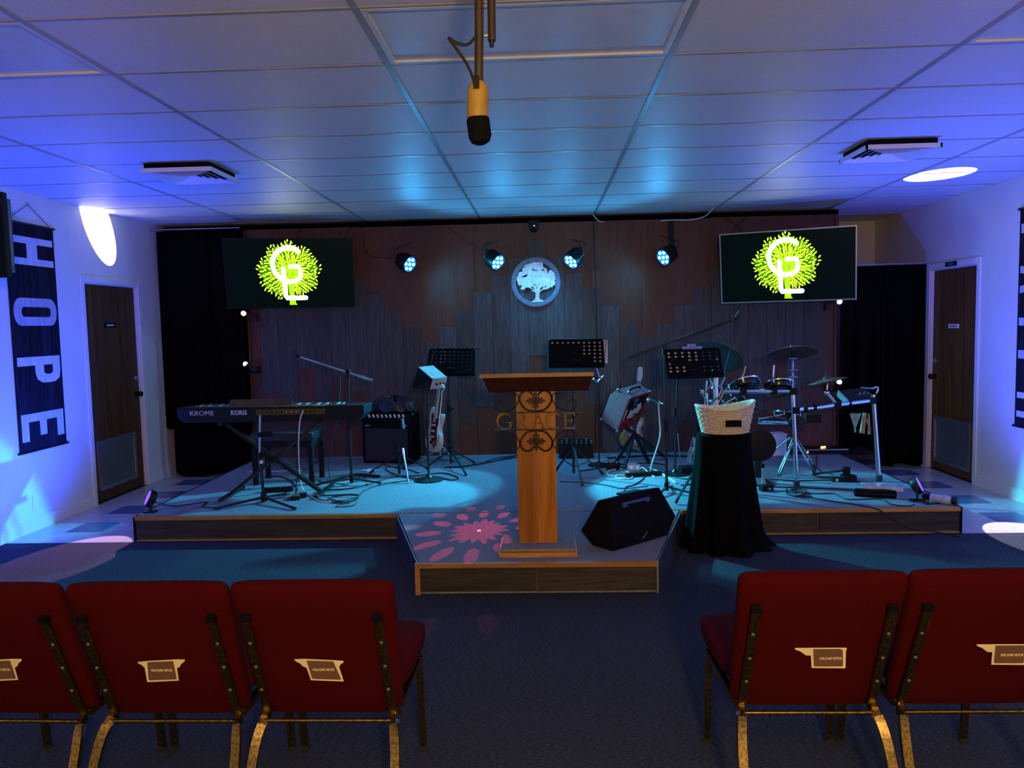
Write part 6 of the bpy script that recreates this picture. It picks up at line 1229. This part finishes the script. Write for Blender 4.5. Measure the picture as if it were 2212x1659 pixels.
# ------------------------------------------------------------ cables on the stage floor
cz = 'leads on the stage floor'
CB = [('black lead running from the left uplight to the keyboard stand', [(-3.177, 6.135, 0.2), (-2.976, 6.012, 0.196), (-2.871, 6.054, 0.196), (-2.748, 6.145, 0.196), (-2.722, 5.983, 0.196), (-2.573, 5.928, 0.196)], .005, 0),
('black lead curving under the bench to the keyboard', [(-2.645, 7.175, 0.196), (-2.473, 7.163, 0.196), (-2.201, 6.726, 0.196), (-2.085, 6.311, 0.196), (-2.134, 6.178, 0.196)], .005, 0),
('white audio lead hanging from the keyboard to the floor', [(-1.939, 6.18, 0.928), (-1.96, 6.15, 0.842), (-1.995, 6.2, 0.647), (-2.06, 6.4, 0.342), (-2.054, 6.489, 0.196), (-1.822, 6.127, 0.196), (-1.618, 6.067, 0.196)], .005, 1),
('black lead hanging straight down from the keyboard', [(-2.002, 6.19, 0.857), (-2.026, 6.25, 0.563), (-2.121, 6.5, 0.283), (-2.108, 6.383, 0.196)], .004, 0),
('black lead looping off the boom stand behind the keyboard', [(-1.807, 6.8, 0.923), (-1.784, 6.78, 1.17), (-1.846, 6.85, 0.794), (-1.939, 6.95, 0.529), (-1.982, 7, 0.308), (-1.917, 6.869, 0.196), (-1.78, 6.779, 0.196)], .004, 0),
('coiled black lead heap right of the keyboard stand', [(-1.961, 6.339, 0.196), (-1.783, 6.125, 0.196), (-1.615, 6.059, 0.198), (-1.52, 6.159, 0.2), (-1.563, 6.276, 0.205), (-1.673, 6.282, 0.205), (-1.768, 6.207, 0.2), (-1.633, 6.056, 0.21), (-1.528, 6.239, 0.205), (-1.597, 6.29, 0.21), (-1.836, 6.314, 0.2), (-1.953, 6.446, 0.196)], .006, 0),
('black lead stretching from the coil towards the amplifier', [(-1.538, 6.28, 0.196), (-1.537, 6.531, 0.196), (-1.427, 6.776, 0.196), (-1.243, 6.907, 0.196), (-1.055, 7.064, 0.196)], .005, 0),
('thin black lead with a loose end near the stage front', [(-1.5, 6.045, 0.196), (-1.507, 5.95, 0.196), (-1.613, 5.91, 0.196), (-1.627, 5.988, 0.196), (-1.553, 6.032, 0.196)], .004, 0),
('thick black lead bundle beneath the boom stand', [(-2.032, 6.857, 0.2), (-1.905, 7.016, 0.2), (-1.773, 7.183, 0.2), (-1.531, 7.077, 0.2)], .014, 0),
('black lead snaking between amplifier tripod and monitor base', [(-1.904, 6.554, 0.196), (-1.709, 6.579, 0.196), (-1.553, 6.784, 0.196), (-1.404, 7.088, 0.196), (-1.193, 7.118, 0.196), (-0.97, 7.236, 0.196), (-0.791, 7.002, 0.196), (-0.843, 6.9, 0.196), (-0.99, 7.059, 0.196)], .006, 0),
('black lead arching beside the round monitor base', [(-1.192, 7.253, 0.196), (-1.337, 7.451, 0.196), (-1.551, 7.616, 0.196), (-1.53, 7.418, 0.196), (-1.316, 7.082, 0.196), (-1.104, 6.96, 0.196)], .005, 0),
('double black lead running from the pulpit to the music stand', [(-0.286, 8.16, 0.196), (-0.437, 7.947, 0.196), (-0.591, 7.745, 0.196), (-0.805, 7.558, 0.196), (-0.984, 7.522, 0.196)], .008, 0),
('second black lead trailing left from behind the pulpit', [(-0.283, 8.045, 0.196), (-0.459, 7.894, 0.196), (-0.604, 7.799, 0.196), (-0.49, 8.035, 0.196), (-0.287, 8.189, 0.196)], .005, 0),
('pale lead lying between the music stand and pedals behind the pulpit', [(0.432, 7.74, 0.196), (0.55, 7.783, 0.196), (0.654, 7.909, 0.196), (0.73, 8.071, 0.196)], .005, 1),
('white cable loop in front of the red amplifier', [(0.788, 7.021, 0.196), (0.732, 7.295, 0.196), (0.62, 7.257, 0.196), (0.571, 7.08, 0.196), (0.618, 6.99, 0.196), (0.746, 7.024, 0.196), (0.924, 7.1, 0.2)], .006, 1),
('white cable loop nearest the wedge monitor', [(0.663, 7.03, 0.196), (0.631, 6.904, 0.196), (0.685, 6.838, 0.196), (0.771, 6.873, 0.196), (0.776, 7.099, 0.198), (0.697, 7.16, 0.196)], .006, 1),
('white lead dropping from the microphone arm to the tangle', [(0.939, 6.4, 0.911), (0.961, 6.5, 0.788), (0.982, 6.6, 0.618), (0.967, 6.8, 0.426), (0.947, 6.9, 0.305), (0.962, 7.075, 0.2)], .006, 1),
('white lead crossing towards the boom stand base', [(0.978, 7.349, 0.2), (1.038, 7.159, 0.2), (1.081, 6.894, 0.2), (1.118, 6.629, 0.2)], .009, 1),
('white lead arching over the pedals', [(0.86, 7.241, 0.2), (0.906, 7.194, 0.23), (0.947, 7.121, 0.2), (0.975, 6.901, 0.196)], .006, 1),
('black lead trailing from the tangle to the wedge monitor', [(0.923, 7.099, 0.196), (0.859, 6.826, 0.196), (0.759, 6.595, 0.196), (0.679, 6.505, 0.196), (0.652, 6.326, 0.196), (0.737, 6.251, 0.196)], .005, 0),
('black lead crossing the stage behind the music stand tripod', [(0.132, 6.773, 0.196), (0.332, 6.72, 0.196), (0.522, 6.591, 0.196), (0.646, 6.452, 0.196), (0.868, 6.531, 0.196)], .004, 0),
('black lead from the music stand towards the effects pedals', [(0.316, 7.234, 0.196), (0.498, 7.36, 0.196), (0.69, 7.54, 0.196), (1.014, 7.615, 0.196), (1.177, 7.501, 0.196)], .006, 0),
('grey lead loop beside the boom stand base', [(1.145, 6.91, 0.196), (1.211, 6.822, 0.196), (1.303, 6.775, 0.196), (1.227, 6.584, 0.196), (1.143, 6.551, 0.196)], .005, 0),
('coil of black cable at the foot of the centre rack post', [(1.964, 6.333, 0.2), (1.912, 6.163, 0.2), (1.969, 6.06, 0.2), (2.061, 6.154, 0.2), (2.078, 6.285, 0.205), (1.995, 6.29, 0.205), (1.936, 6.173, 0.205), (1.969, 6.048, 0.21), (2.043, 6.144, 0.21), (2.019, 6.248, 0.21), (1.952, 6.2, 0.21), (1.986, 6.059, 0.2), (2.069, 6.04, 0.196)], .007, 0),
('black lead from the cable coil over the stage edge', [(2.034, 6.042, 0.196), (2.173, 5.892, 0.196), (2.301, 5.78, 0.196), (2.383, 5.629, 0.2), (2.469, 5.66, 0.147), (2.61, 5.64, 0.062), (2.731, 5.62, 0.039), (2.879, 5.652, 0.008), (2.931, 5.552, 0.008)], .005, 0),
('black lead from the coil to the right uplight', [(1.912, 6.285, 0.196), (2.13, 6.168, 0.196), (2.272, 6.16, 0.196), (2.304, 5.963, 0.196), (2.44, 5.955, 0.196), (2.558, 5.949, 0.196), (2.554, 5.781, 0.196), (2.643, 5.718, 0.196), (2.707, 5.741, 0.2)], .005, 0),
('black lead running straight across behind the rack posts', [(1.941, 6.772, 0.196), (2.149, 6.678, 0.196), (2.423, 6.679, 0.196), (2.665, 6.604, 0.196)], .005, 0),
('black lead from the hi-hat pedal to the back of the stage', [(2.549, 6.916, 0.196), (2.498, 7.117, 0.196), (2.568, 7.391, 0.196), (2.732, 7.868, 0.196)], .005, 0),
('black lead under the drum rack near the stage front', [(1.825, 6.433, 0.196), (1.992, 6.423, 0.196), (2.201, 6.373, 0.196), (2.5, 6.284, 0.196)], .005, 0),
('black lead bundle along the back of the stage right of centre', [(0.629, 7.889, 0.2), (0.873, 7.978, 0.2), (1.162, 8.009, 0.2), (1.524, 7.922, 0.2)], .010, 0)]
for lab, pts, r, w_ in CB:
    pts = [(p[0], p[1], max(p[2], SH + r + 0.001)) if p[1] > 5.69 else p for p in pts]
    cable(lab, pts, r, M_WHITE if w_ else M_RUB, 6, cz)
